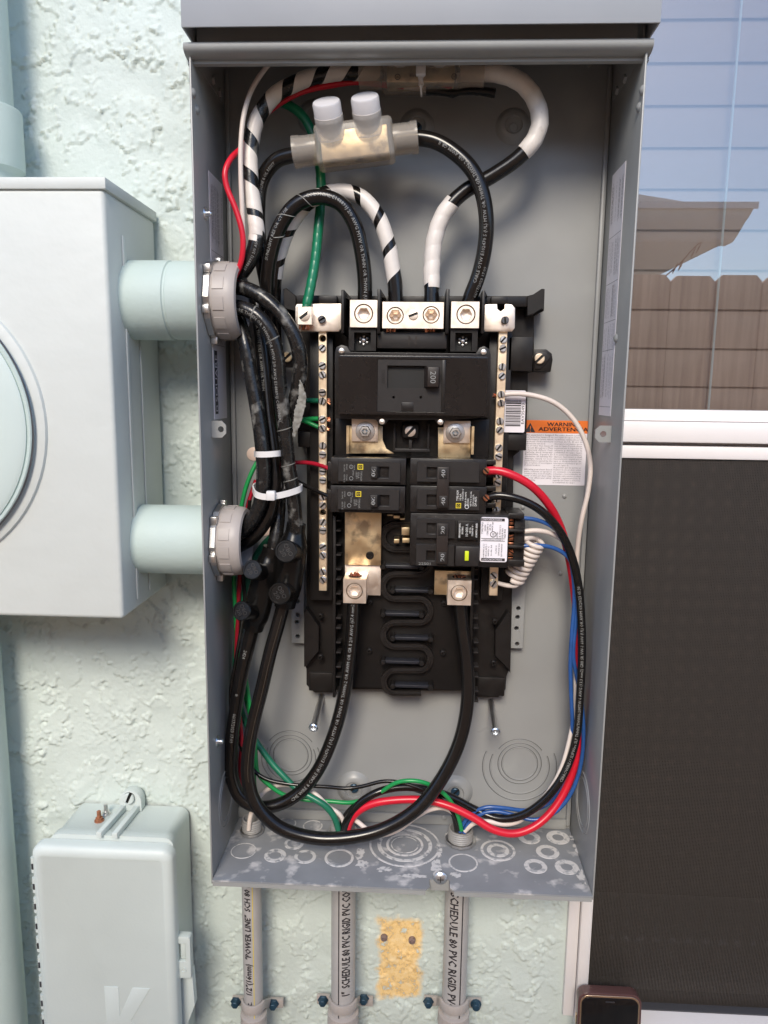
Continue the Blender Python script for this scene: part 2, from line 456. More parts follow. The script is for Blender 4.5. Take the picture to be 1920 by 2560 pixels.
# wall paint: mint, with the unpainted ochre patch left where a fitting was taken off
def wall_mat():
    m = mat('mint_stucco_paint', MINT, .55, var=.05, vscale=7, bump=.0003, bscale=420)
    N, L = m.node_tree.nodes, m.node_tree.links
    b = N['Principled BSDF']; src = b.inputs['Base Color'].links[0].from_socket
    geo = N.new('ShaderNodeNewGeometry'); sep = N.new('ShaderNodeSeparateXYZ'); L.new(geo.outputs['Position'], sep.inputs[0])
    nz = N.new('ShaderNodeTexNoise'); nz.inputs['Scale'].default_value = 70; nz.inputs['Detail'].default_value = 6
    L.new(geo.outputs['Position'], nz.inputs['Vector'])
    x0, x1, z0, z1 = prect(942, 2300, 1055, 2507, 0.0)
    def edge(sock, a, sgn):
        s = N.new('ShaderNodeMath'); s.operation = 'SUBTRACT'; L.new(sock, s.inputs[0]); s.inputs[1].default_value = a
        k = N.new('ShaderNodeMath'); k.operation = 'MULTIPLY_ADD'; L.new(s.outputs[0], k.inputs[0]); k.inputs[1].default_value = sgn*160
        w = N.new('ShaderNodeMath'); w.operation = 'MULTIPLY_ADD'; L.new(nz.outputs['Fac'], w.inputs[0]); w.inputs[1].default_value = 3.4; w.inputs[2].default_value = -1.55
        L.new(w.outputs[0], k.inputs[2])
        c = N.new('ShaderNodeClamp'); L.new(k.outputs[0], c.inputs[0]); return c.outputs[0]
    pr = None
    for s_ in (edge(sep.outputs['X'], x0, 1), edge(sep.outputs['X'], x1, -1), edge(sep.outputs['Z'], z0, 1), edge(sep.outputs['Z'], z1, -1)):
        if pr is None: pr = s_
        else:
            q = N.new('ShaderNodeMath'); q.operation = 'MULTIPLY'; L.new(pr, q.inputs[0]); L.new(s_, q.inputs[1]); pr = q.outputs[0]
    n2 = N.new('ShaderNodeTexNoise'); n2.inputs['Scale'].default_value = 120; n2.inputs['Detail'].default_value = 8; n2.inputs['Roughness'].default_value = .7
    L.new(geo.outputs['Position'], n2.inputs['Vector'])
    pk = N.new('ShaderNodeMapRange'); pk.inputs['From Min'].default_value = .36; pk.inputs['From Max'].default_value = .42; L.new(n2.outputs['Fac'], pk.inputs['Value'])
    pm = N.new('ShaderNodeMath'); pm.operation = 'MULTIPLY'; L.new(pr, pm.inputs[0]); L.new(pk.outputs['Result'], pm.inputs[1]); pr = pm.outputs[0]
    cr = N.new('ShaderNodeValToRGB'); cr.color_ramp.elements[0].position = .36; cr.color_ramp.elements[0].color = (.45, .31, .17, 1)
    cr.color_ramp.elements[1].position = .48; cr.color_ramp.elements[1].color = (.86, .60, .26, 1)
    e = cr.color_ramp.elements.new(.66); e.color = (.90, .70, .40, 1)
    L.new(n2.outputs['Fac'], cr.inputs['Fac'])
    x = N.new('ShaderNodeMix'); x.data_type = 'RGBA'; L.new(pr, x.inputs['Factor']); L.new(src, x.inputs['A']); L.new(cr.outputs['Color'], x.inputs['B'])
    L.new(x.outputs['Result'], b.inputs['Base Color'])
    return m
M['wall'] = wall_mat()

# ================================================================== THE SETTING
GZ = -1.15
g = G(); g.add(*box(-30, 30, -40, 12, GZ-.3, GZ))
tag(obj('ground', g, M['ground'], org=(0, -2, GZ)), 'pale sandy ground of the side yard', kind='structure')

# ---- stucco wall
YG = 0.034                                           # plane of the upper window glass
XW = float(P(1424, 2235, 0.0)[0])                    # where the stucco meets the window flange
ZS = float(P(1700, 2552, 0.0)[2])                    # window sill
ZT = 1.02                                            # window head
XR = XW+0.92
def band(shape, cell, lam, bw=.45, seed=0, an=1.0):
    r = np.random.default_rng(seed).normal(size=shape)
    F = np.fft.rfft2(r)
    ky = np.fft.fftfreq(shape[0], cell)[:, None]; kx = np.fft.rfftfreq(shape[1], cell)[None, :]
    k = np.hypot(ky*an, kx)+1e-9
    F *= np.exp(-(np.log(k*lam)/bw)**2)
    n = np.fft.irfft2(F, s=shape); return n/n.std()
def sst(a, b, x):
    t = np.clip((x-a)/(b-a), 0, 1); return t*t*(3-2*t)
wall = thing('house_wall', (0, .1, GZ), 'mint green painted house wall of rough knockdown stucco', 'wall')
cell = 0.0017
xs = np.arange(-0.80, XW+cell, cell); xs[-1] = XW
zs = np.arange(-0.36, 1.02, cell)
sh = (len(zs), len(xs))
nA = band(sh, cell, .085, .5, 1); nB = band(sh, cell, .030, .5, 2); nC = band(sh, cell, .0085, .55, 3)
nD = band(sh, cell, .055, .5, 4); nE = band(sh, cell, .014, .5, 5); nF = band(sh, cell, .11, .6, 6)
nH = band(sh, cell, .005, .5, 8)
nV = band(sh, cell, .054, .55, 12, 1.4); nW = band(sh, cell, .080, .6, 13, 1.3); nJ = band(sh, cell, .014, .5, 14)
rough_m = sst(.2, 1.3, nF+.35*nA)                                        # where the trowel left the skin rough
q1 = nV*.85+nA*.30+.22*nJ+.07*nC                                          # torn-edged trowel splats, longer than wide
q2 = nW*.85+nB*.35+.18*nJ+.06*nC
on1, on2 = sst(-1.0, .3, nF-.3*nD), sst(-1.1, .3, -nF+.5*nD)
def lay(q, t, h, lip): return sst(t, t+.10, q)*h+np.exp(-((q-t-.13)/.07)**2)*lip-np.exp(-((q-t+.03)/.035)**2)*lip*.9
H = lay(q1, .38, .00050, .00075)*on1+lay(q2, .32, .00055, .00090)*on2+lay(-q1, .75, .0003, .0005)*on2
H += -np.exp(-((nD+.3*nJ)/.035)**2)*sst(.2, 1.0, nA+.3*nV)*.0010          # hairline cracks
peb = np.maximum(nC+.4*nJ, 0)**1.4
H += peb*.00015*sst(.8, 1.6, nF+.35*nA)+nC*.00003+nH*(.00002+.00004*rough_m)+nA*.00025
Xg, Zg = np.meshgrid(xs, zs)
H -= H.mean()
Y = 0.006-H*2.0
edge = np.clip((XW-Xg)/.01, 0, 1); Y = Y*edge+0.006*(1-edge)
V = np.stack([Xg, Y, Zg], -1).reshape(-1, 3)
nz_, nx_ = sh
idx = np.arange(nz_*nx_).reshape(sh)
quads = np.stack([idx[:-1, :-1], idx[:-1, 1:], idx[1:, 1:], idx[1:, :-1]], -1).reshape(-1, 4)
me = bpy.data.meshes.new('stucco')
me.vertices.add(len(V)); me.vertices.foreach_set('co', (V-ORG[wall.name]).ravel())
me.loops.add(quads.size); me.loops.foreach_set('vertex_index', quads.ravel())
me.polygons.add(len(quads)); me.polygons.foreach_set('loop_start', np.arange(0, quads.size, 4)); me.polygons.foreach_set('loop_total', np.full(len(quads), 4))
me.update(); me.validate()
me.polygons.foreach_set('use_smooth', [True]*len(quads))
me.materials.append(M['wall'])
link(bpy.data.objects.new('stucco', me), wall, ORG[wall.name])
g = G()
WT = 1.75
g.add(*box(-6, -0.80, .006, .22, GZ, WT)); g.add(*box(-0.80, XW, .006, .22, 1.0183, WT)); g.add(*box(-0.80, XW, .006, .22, GZ, -0.3605))
g.add(*box(-0.80, XW, .03, .22, -0.36, 1.018))
g.add(*box(XW, XR, .006, .22, ZT, WT)); g.add(*box(XW, XR, .006, .22, GZ, ZS)); g.add(*box(XR, 6, .006, .22, GZ, WT))
obj('wall_field', g, M['wall'], wall, recalc=True)
g = G(); g.add(*box(-6.3, 6.3, -0.02, 5, WT, WT+.12))
obj('eave', g, M['vinyl'], wall)
g = G()
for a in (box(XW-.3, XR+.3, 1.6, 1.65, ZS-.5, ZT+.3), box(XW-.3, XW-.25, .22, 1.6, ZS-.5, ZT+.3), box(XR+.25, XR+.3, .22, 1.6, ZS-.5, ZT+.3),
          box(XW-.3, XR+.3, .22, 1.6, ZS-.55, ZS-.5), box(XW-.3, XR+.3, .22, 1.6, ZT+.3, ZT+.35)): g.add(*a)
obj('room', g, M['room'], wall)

# ---- window
win = thing('house_window', (XW, 0, ZS), 'white vinyl single-hung window beside the open grey panel box', 'window')
xj0 = float(P(1453, 2240, 0.0)[0]); xj1 = float(P(1552, 1155, -.006)[0])
g = G(); g.add(*box(XW, xj0-.0006, -.001, .05, ZS, ZT)); obj('flange', g, M['vinyl'], win, bevel=.001)
g = G(); g.add(*box(xj0, xj1, -.006, .05, ZS+.012, ZT)); obj('jamb', g, M['vinyl'], win, bevel=.0015)
g = G(); g.add(*box(XR-.05, XR, -.006, .05, ZS+.012, ZT)); obj('jamb', g, M['vinyl'], win, bevel=.0015)
g = G(); g.add(*box(xj1, XR-.05, -.006, .05, ZT-.05, ZT)); obj('head', g, M['vinyl'], win, bevel=.0015)
zr = [float(P(1750, q, .0)[2]) for q in (1026, 1055, 1108, 1117, 1150)]
g = G(); g.add(*box(xj1+.0005, XR-.0505, .014, .05, zr[1], zr[0])); obj('meeting_rail', g, M['vinyl'], win, bevel=.0012)
g = G(); g.add(*box(xj1+.0005, XR-.0505, .002, .048, zr[2], zr[1]-.0004)); obj('meeting_rail', g, M['vinyl'], win, bevel=.0015)
g = G(); g.add(*box(xj1+.0005, XR-.0505, .007, .048, zr[4], zr[3])); obj('lower_sash_rail', g, M['vinyl'], win, bevel=.0015)
g = G(); g.add(*box(xj1+.0005, XR-.0505, .02, .045, zr[3]+.0003, zr[2]-.0003)); obj('rail_groove', g, M['vinyl'], win)
zb = float(P(1750, 2534, .0)[2])
g = G(); g.add(*box(xj1, XR-.05, .0, .03, ZS+.013, zb)); obj('screen_frame', g, M['screenframe'], win, bevel=.001)
g = G(); g.add(*box(xj0, XR, -.04, .05, ZS-.012, ZS+.0115)); obj('sill', g, M['vinyl'], win, bevel=.002)
g = G(); g.add(*box(xj1+.0006, xj1+.0022, .0005, .004, zb, zr[4])); obj('screen_spline', g, M['vinyl'], win)
g = G(); g.add(*box(xj1, XR-.05, YG, YG+.003, zr[0]-.004, ZT-.05)); obj('upper_pane', g, M['glass'], win)
g = G(); g.add(*box(xj1, XR-.05, .046, .049, ZS+.01, zr[4]+.004)); obj('lower_pane', g, M['glass'], win)
# insect screen: real wires
g = G()
pit, wr = 0.00165, 0.00088
x = xj1+.003
while x < XR-.05:
    g.add(*box(x, x+wr, .0100, .0104, zb, zr[4])); x += pit
z = zb
while z < zr[4]:
    g.add(*box(xj1, XR-.05, .0105, .0109, z, z+wr)); z += pit
o = obj('insect_screen', g, M['mesh'], win, recalc=False); o['kind'] = 'stuff'
# closed blind behind the glass
blind = thing('window_blind', (XW+.4, .1, ZT-.05), 'closed pale horizontal slat blind hanging behind the upper window pane', 'blind')
y_b = 0.085
pit_b = float(P(1750, 261, y_b)[2]-P(1750, 366, y_b)[2])
z_0 = float(P(1750, 366, y_b)[2])
k0 = int((zr[4]-z_0)/pit_b); k1 = int((ZT+.02-z_0)/pit_b)
for k in range(k0, k1+1):
    z = z_0+k*pit_b
    g = G(); n = 6; v = []
    for i in range(n+1):
        t = i/n; yy = y_b-.0045*(1-t)-.002*math.sin(math.pi*t); zz = z-.002+t*(pit_b+.005)
        v += [(xj1+.01, yy, zz), (XR-.06, yy, zz)]
    g.add(v, [(2*i, 2*i+1, 2*i+3, 2*i+2) for i in range(n)])
    obj('slat', g, M['blind'], blind, recalc=False)
ca, cb = P(1843, 0, y_b-.008), P(1765, 1010, y_b-.008)
xc = float((ca[0]+cb[0])/2)
g = G(); lathe(g, (xc, y_b-.018, zr[4]), (0, 0, 1), [(.0013, 0), (.0013, ZT-zr[4]-.04)], 8); obj('pull_cord', g, M['cord'], blind)

# ---- fence and neighbour's eave behind the photographer: the window mirrors them
FY = -1.67
def mir(px, py, y):                       # where the thing seen at that pixel in the glass really stands
    p = P(px, py, 2*YG-y); return np.array([p[0], y, p[2]])
fence = thing('wooden_fence', (1, FY, GZ), 'dog-eared brown cedar board fence mirrored in the window pane', 'fence')
ztop = float(mir(1700, 690, FY)[2]); xb = float(mir(1671, 800, FY)[0]); bw = float(mir(1764, 800, FY)[0])-xb
pitb = float(mir(1785, 800, FY)[0])-xb
for k in range(-30, 16):
    x0 = xb+k*pitb; c = .018; zt = ztop+random.uniform(-.006, .006); w_ = pitb-random.uniform(.002, .006)
    g = G(); extr(g, [(x0, GZ-.03), (x0+w_, GZ-.03), (x0+w_, zt-c), (x0+w_-c, zt), (x0+c, zt), (x0, zt-c)], [], FY+random.uniform(-.003, .003), FY-.019)
    obj('board', g, M['fence'], fence)
for zz in (GZ+.35, ztop-.35):
    g = G(); g.add(*box(-4, 4, FY-.06, FY-.024, zz-.045, zz+.045)); obj('rail', g, M['fence'], fence)
nh = thing('neighbour_house', (0, -4.2, GZ), 'neighbouring house with pale hip roof and taupe gutter mirrored in the window', 'house')
NY = -2.55
zl = float(mir(1700, 508, NY)[2]); zg = float(mir(1700, 600, NY)[2]); xg = float(mir(1893, 505, NY)[0])
xl = -5.0
g = G()
prof = [(NY, zl), (NY, zl-.02), (NY-.004, zl-.02), (NY-.006, zl-.05), (NY-.022, zl-.075), (NY-.03, zg+.02), (NY-.045, zg), (NY-.13, zg), (NY-.13, zl)]
n = len(prof)
g.add([(xl, a, b) for a, b in prof]+[(xg-.07*(zl-b)/(zl-zg), a, b) for a, b in prof], [(i, (i+1) % n, (i+1) % n+n, i+n) for i in range(n)]+[tuple(range(n)), tuple(range(n, 2*n))])
gt = obj('gutter', g, M['gutter'], nh)
g = G(); g.add(*box(xl, xg+.004, NY+.0005, NY+.012, zl-.022, zl+.004)); obj('sunlit_gutter_lip', g, M['vinyl'], gt)  # lip coloured white: sunlight on the gutter's top edge put into the colour
g = G(); tp = math.tan(math.radians(24)); d = 3.0
g.add([(xl, NY-.1, zl-.01), (xg, NY-.1, zl-.01), (xg-d, NY-.1-d, zl-.01+d*tp), (xl, NY-.1-d, zl-.01+d*tp), (xg, NY-.1-2*d, zl-.01)], [(0, 1, 2, 3), (1, 4, 2)])
obj('roof', g, M['roof'], nh, recalc=False)
g = G(); g.add(*box(xl, xg-.09, NY-5.9, NY-.131, zg+.004, zl-.03)); obj('soffit', g, M['gutter'], nh)
g = G(); g.add(*box(xl, xg-.62, NY-5.4, NY-.62, GZ, zg+.003)); obj('wall', g, M['nwall'], nh)

_tw = Path([mir(1664, 690, -2.6), mir(1690, 668, -2.6), mir(1708, 650, -2.6), mir(1730, 625, -2.6), mir(1752, 604, -2.6)], .01)
g = G(); tube(g, _tw, .003, 6)
for a_, b_, r_ in ((1682, 672, .006), (1697, 664, .008), (1728, 632, .006), (1741, 622, .007)):
    q = mir(a_, b_, -2.6); lathe(g, q-np.array([0, 0, .02]), (.4, .1, 1), [(.002, 0), (r_*.55, .02), (.002, .05)], 6)
tag(obj('dead_twig', g, M['rust']), 'dead dark twig hanging below the gutter, mirrored in the window', 'twig')

# ================================================================== THE GREY ENCLOSURE
enc = thing('electrical_enclosure', (0, 0, 0), 'open grey steel outdoor electrical panel box without its cover', 'electrical box')
T = .0016
ET = float(P(1000, 140, -T)[2])          # inside height: the box goes on up behind the rim
g = G(); g.add(*box(-W2, W2, -T, .004, 0, ET)); obj('back_panel', g, M['grey'], enc)
for s in (-1, 1):
    g = G(); x0, x1 = sorted((s*W2, s*(W2-T))); g.add(*box(x0, x1, -ED, -T-.0002, -.006, EH-.004)); x0b = (x0+x1)/2; obj('side_wall', g, M['grey'], enc, bevel=.0004)
    g = G(); g.add(*box(x0, x1, -ED+.012, -T-.0002, EH-.0038, ET)); obj('side_wall', g, M['grey'], enc)
    g = G(); x0, x1 = sorted((s*(W2-T-.0002), s*(W2-T-.005))); g.add(*box(x0, x1, -.006, -T-.0004, .004, ET-.012)); obj('corner_seam', g, M['grey'], enc, bevel=.0015)
# top rim: rounded bar with a lip curling under
zr0, zr1 = float(P(1000, 104, -ED-.002)[2]), float(P(1000, 133, -ED-.002)[2])
g = G(); v = []; prof = []
for i in range(9):
    t = math.radians(90*i/8); prof.append((-ED+.004-.012*math.sin(t)+.002, zr1+.006-.006*math.cos(t)-.001))
prof = [(-ED+.011, zr1-.0040), (-ED+.009, zr1-.0045), (-ED+.006, zr1-.0035)]+prof+[(-ED-.006, zr0-.002), (-ED-.004, zr0), (-ED+.011, zr0)]
n = len(prof)
xr = W2+.0028
g.add([(-xr, a, b) for a, b in prof]+[(xr, a, b) for a, b in prof], [(i, (i+1) % n, (i+1) % n+n, i+n) for i in range(n)]+[tuple(range(n)), tuple(range(n, 2*n))])
obj('top_rim', g, M['grey'], enc)
g = G(); g.add(*box(-W2, W2, -ED+.0205, .002, ET, ET+.0016)); obj('top_panel', g, M['grey'], enc)
# hood standing proud above the rim
YH = -.127
zh = float(P(1050, 62, YH)[2]); xh0 = float(P(452, 40, YH)[0]); xh1 = float(P(1653, 40, YH)[0]); 
g = G(); g.add(*box(xh0, xh1, YH, YH+.0018, zh, zh+.075)); g.add(*box(xh0, xh0+.0018, YH+.002, 0, zh, zh+.075)); g.add(*box(xh1-.0018, xh1, YH+.002, 0, zh, zh+.075))
g.add(*box(xh0, xh1, YH, 0, zh+.0752, zh+.077)); obj('hood', g, M['grey_hood'], enc, bevel=.0005)
g = G(); g.add(*box(-W2+.004, W2-.006, -ED+.012, -ED+.02, zr1+.003, ET+.001)); obj('hood_backing', g, M['grey'], enc)
# bottom plate with its notch
zbp = 0.0
def pzo(pts): return [tuple(PZ(a, b, zbp)[:2]) for a, b in pts]
nx0, nx1 = float(P(1074, 2215, -ED)[0]), float(P(1125, 2215, -ED)[0]); yn = float(PZ(1100, 2198, zbp)[1])
yf_ = -ED-.003
out = [(-W2+.002, -.002), (W2-.002, -.002), (W2-.002, yf_), (nx1+.004, yf_), (nx1, yf_+.004), (nx1, yn), (nx0, yn), (nx0, yf_+.004), (nx0-.004, yf_), (-W2+.002, yf_)]
g = G(); tri = tessellate_polygon([[Vector((a, b, 0)) for a, b in out]]); n = len(out)
g.add([(a, b, zbp) for a, b in out]+[(a, b, zbp-.0016) for a, b in out], [tuple(t) for t in tri]+[tuple(i+n for i in t) for t in tri]+[(i, (i+1) % n, (i+1) % n+n, i+n) for i in range(n)])
obj('bottom_plate', g, M['plate'], enc)
g = G(); g.add(*box(-W2+.0025, nx0-.004, yf_-.0001, yf_+.0014, -.006, -.0018)); g.add(*box(nx1+.004, W2-.0025, yf_-.0001, yf_+.0014, -.006, -.0018)); obj('bottom_lip', g, M['grey'], enc)
# notch tab with its screw
g = G(); g.add(*box(nx0+.0005, nx1-.0005, yn-.0016, yn-.0002, -.011, .0)); obj('notch_tab', g, M['grey'], enc)
def ringz(name, px, py, rpx, k=.08, m='chalk', h=.0004, w=None):
    c = PZ(px, py, zbp); r = rpx*S(px, py, c[1]); w = w or r*k
    g = G(); lathe(g, (c[0], c[1], zbp), (0, 0, 1), [(r-w, .0001), (r-w, h), (r, h), (r+.0003, .0001)], 40, close=True)
    return obj(name, g, M[m], enc)
for a in ((609, 2127, 31, .05, 'chalk'), (688, 2139, 27, .45, 'chalk'), (763, 2142, 27, .3, 'chalk'), (848, 2145, 36, .17, 'chalk2'), (735, 2109, 24, .3, 'chalk'),
          (716, 2059, 24, .1, 'chalk'), (782, 2065, 24, .1, 'chalk'), (1158, 2157, 36, .1, 'chalk2'), (1245, 2126, 43, .14, 'chalk2'), (1245, 2126, 27, .35, 'chalk'),
          (1323, 2094, 27, .5, 'chalk2'), (1395, 2094, 28, .5, 'chalk2'), (1369, 2130, 28, .4, 'chalk2'), (1339, 2166, 28, .42, 'chalk2'), (1417, 2168, 29, .5, 'chalk2'),
          (1012, 2112, 88, .05, 'chalk2'), (1012, 2112, 68, .13, 'chalk'), (1012, 2112, 46, .12, 'chalk2'), (1012, 2112, 34, .05, 'chalk')):
    ringz('knockout', *a[:3], k=a[3], m=a[4])
def blob(g, cx, cy, z, rx, ry, n=26, jag=.35, seed=0):
    r = np.random.default_rng(seed); a = np.linspace(0, 2*math.pi, n, endpoint=False)
    k = 1+jag*r.normal(size=n)*.6
    v = [(cx, cy, z+.0002)]+[(cx+rx*k[i]*math.cos(a[i]), cy+ry*k[i]*math.sin(a[i]), z+.00005) for i in range(n)]
    g.add(v, [(0, 1+i, 1+(i+1) % n) for i in range(n)])
g = G()
for i, (px, py, a, b) in enumerate(((1440, 2120, 7, 9), (1435, 2095, 9, 6), (1452, 2190, 9, 16), (1098, 2128, 7, 14), (1090, 2170, 12, 16), (1120, 2090, 8, 6), (905, 2160, 14, 7), (1140, 2185, 12, 6), (900, 2135, 10, 10), (1030, 2190, 30, 4), (960, 2175, 20, 5))):
    c = PZ(px, py, zbp); k = S(px, py, c[1]); blob(g, c[0], c[1], zbp+.0003, a*k, b*k*2.2, seed=i+40)
obj('cement_dust', g, M['chalk'], enc, recalc=False)['kind'] = 'stuff'
# lower flange strip on the back panel, rivets
x0, x1, z0, z1 = prect(560, 2034, 1416, 2064, -.006)
g = G(); g.add(*box(x0, x1, -.0062, -T-.0002, max(z0, .0004), z1)); obj('lower_flange', g, M['grey'], enc, bevel=.0008)
def bossy(name, px, py, rpx, y, prof, m='grey', par=None, n=28):
    c = P(px, py, y); k = S(px, py, y); g = G(); lathe(g, (c[0], y, c[2]), (0, -1, 0), [(r*rpx*k, h) for r, h in prof], n)
    return obj(name, g, M[m], par or enc)
for px, py in ((1411, 1240), (1307, 1268), (1401, 1433), (1471, 163)):
    bossy('rivet', px, py, 5.5, -T, [(1, 0), (.9, .0012), (.5, .0019), (0, .002)])
for px, py in ((892, 2043), (1110, 2044), (545, 2046)):
    bossy('rivet', px, py, 7, -.0062, [(1, 0), (.95, .0008), (.6, .0014), (0, .0014)])
for px, py in ((1283, 316), (1042, 318), (787, 293), (885, 1969), (1138, 1979)):       # pressed mounting dimples
    bossy('mounting_dimple', px, py, 44, -T, [(1, 0), (.93, .0012), (.80, .0040), (.62, .0056), (.50, .0058), (.44, .0040), (0, .0040)])
bossy('mounting_bolt', 1283, 320, 11, -T-.004, [(1, 0), (1, .0016), (.85, .0022), (0, .0023)])
# knockouts of the back panel and of the side walls
def ring_plane(g, c, nrm, r, w=.0007, h=.0007, a0=0, a1=360, n=64):
    nrm = np.array(nrm, float); a = np.cross(nrm, (0, 0, 1)); a /= np.linalg.norm(a); b = np.cross(a, nrm)
    m = max(4, int(n*(a1-a0)/360)); v = []; f = []
    for i in range(m+1):
        t = math.radians(a0+(a1-a0)*i/m); e = a*math.cos(t)+b*math.sin(t)
        for rr, hh in ((r-w, .00002), (r-w*.4, h), (r+w*.4, h), (r+w, .00002)): v.append(np.array(c)+e*rr+nrm*hh)
    f = [(i*4+j, i*4+j+1, (i+1)*4+j+1, (i+1)*4+j) for i in range(m) for j in range(3)]
    g.add(v, f)
for (px, py, rs, cr) in ((727, 1888, (42, 51), (64, 76)), (1299, 1909, (43, 52), (76, 95))):
    c = P(px, py, -T); k = S(px, py, -T)
    g = G()
    for r in rs: ring_plane(g, c, (0, -1, 0), r*k)
    ring_plane(g, c, (0, -1, 0), 63*k, a0=35, a1=145)
    c2 = c+np.array([0, 0, -8*k])
    for r in cr: ring_plane(g, c2, (0, -1, 0), r*k*.95, a0=-205, a1=25)
    ko = obj('knockout', g, M['grey'], enc, recalc=False)
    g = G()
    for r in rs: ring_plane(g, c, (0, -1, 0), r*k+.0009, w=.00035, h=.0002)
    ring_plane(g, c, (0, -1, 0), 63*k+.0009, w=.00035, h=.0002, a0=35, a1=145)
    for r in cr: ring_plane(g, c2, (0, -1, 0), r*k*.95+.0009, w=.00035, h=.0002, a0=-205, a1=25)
    sl = obj('cut_line_shade', g, M['slit_shade'], ko, recalc=False); sl['kind'] = 'stuff'
for s, px, py in ((-1, 566, 1990), (1, 1457, 2005)):
    c = PX(px, py, s*(W2-T)); g = G()
    for r in (.030, .024): ring_plane(g, c, (-s, 0, 0), r)
    obj('knockout', g, M['grey'], enc, recalc=False)
# peach plugs
for px, py, r in ((634, 1135, 17), (661, 1320, 20)):
    bossy('knockout_plug', px, py, r, -T, [(1, 0), (1, .0008), (.9, .0012), (0, .0012)], 'peach')
# side wall fittings
def side_cyl(name, s, px, py, r, prof, m, sq=False):
    c = PX(px, py, s*(W2-T)); g = G(); lathe(g, c, (-s, 0, 0), [(a*r, h) for a, h in prof], 4 if sq else 16)
    return obj(name, g, M[m], enc)
for s, px, py in ((-1, 483, 233), (-1, 492, 274), (1, 1606, 226), (1, 1598, 268), (1, 1541, 846)):
    side_cyl('wall_stud', s, px, py, .0035, [(1.2, 0), (1, .0012), (.4, .0024), (0, .0025)], 'grey')
for s, px, py in ((-1, 532, 200), (-1, 548, 231), (1, 1564, 197), (1, 1544, 226)):
    side_cyl('pressed_tab', s, px, py, .0042, [(1, 0), (.8, .0022), (0, .0023)], 'grey', True)
for px, py in ((513, 534), (543, 1853)):
    o = side_cyl('side_screw', -1, px, py, .0026, [(2.2, .0001), (2.0, .0008), (1, .001), (1, .005), (.7, .006), (0, .006)], 'zinc')
for s, pa, pb in ((-1, (526, 1052), (565, 1094)), (1, (1531, 1064), (1488, 1106))):     # cover tabs bent inwards
    y_t = -.078
    xa, xb_, za, zb_ = prect(min(pa[0], pb[0]), pa[1], max(pa[0], pb[0]), pb[1], y_t)
    if s < 0: xa = -W2+T+.0002
    else: xb_ = W2-T-.0002
    cx, cz = (xa+xb_)/2-(.0 if s > 0 else -.002), (za+zb_)/2
    out = [(xa, za), (xb_, za), (xb_, zb_), (xa, zb_)]
    c_ = .004
    out = [(xa, za), (xb_-c_, za), (xb_, za+c_), (xb_, zb_-c_), (xb_-c_, zb_), (xa, zb_)] if s < 0 else [(xa, za+c_), (xa+c_, za), (xb_, za), (xb_, zb_), (xa+c_, zb_), (xa, zb_-c_)]
    g = G(); extr(g, out, [list(reversed(circ(cx, cz, .0028, 16)))], y_t, y_t+.0016); obj('cover_tab', g, M['grey'], enc)
# labels on the side walls (thin paper with small print)
def side_label(s, near0, far0, far1, near1, title):
    X = s*(W2-T-.0004)
    c = [PX(*q, X) for q in (near0, far0, far1, near1)]
    yn_, yf2 = (c[0][1]+c[3][1])/2, (c[1][1]+c[2][1])/2
    zt_, zb2 = (c[0][2]+c[1][2])/2, (c[2][2]+c[3][2])/2
    g = G(); xa, xb_ = sorted((X, s*(W2-T-.0001))); g.add(*box(xa, xb_, min(yn_, yf2), max(yn_, yf2), zb2, zt_))
    lab = obj('rating_label', g, M['paper'], enc)
    Xp = X-s*.0002
    w = abs(yf2-yn_); r = np.random.default_rng(5+s)
    g = G()
    ylo = min(yn_, yf2)
    def bar(y0, y1, z0, z1): g.add([(Xp, y0, z0), (Xp, y1, z0), (Xp, y1, z1), (Xp, y0, z1)], [(0, 1, 2, 3)])
    z = zt_-.008
    while z > zb2+(.07 if s < 0 else .03):                      # columns of vertical small print: too small to read
        hgt = r.uniform(.02, .05)
        yy = ylo+w*.08
        while yy < ylo+w*.92:
            if r.random() < .4:
                zz = z-r.uniform(0, .004)
                while zz > z-hgt:
                    l = r.uniform(.0015, .005); bar(yy, yy+.00055, zz-l, zz); zz -= l+.0009
            yy += .00135
        z -= hgt+r.uniform(.004, .016)
        bar(ylo+w*.05, ylo+w*.95, z+.0022, z+.0026)
    obj('small_print', g, M['gink'], lab, recalc=False)
    if title:
        g = G(); bar(ylo+w*.08, ylo+w*.30, zb2+.005, zb2+.064); obj('logo_block', g, M['ink'], lab, recalc=False)
        g = G(); put_text(g, 'SQUARE', (Xp-s*.0002, ylo+w*.19, zb2+.038), (0, 0, 1), (0, -1, 0), w*.24, 'C', .044)
        put_text(g, 'D', (Xp-s*.0002, ylo+w*.19, zb2+.010), (0, 0, 1), (0, -1, 0), w*.20, 'C')
        obj('lettering', g, M['paper'], lab, recalc=False)
side_label(-1, (524, 433), (557, 459), (566, 1046), (534, 1048), True)
side_label(1, (1564, 405), (1533, 435), (1495, 1037), (1526, 1041), False)

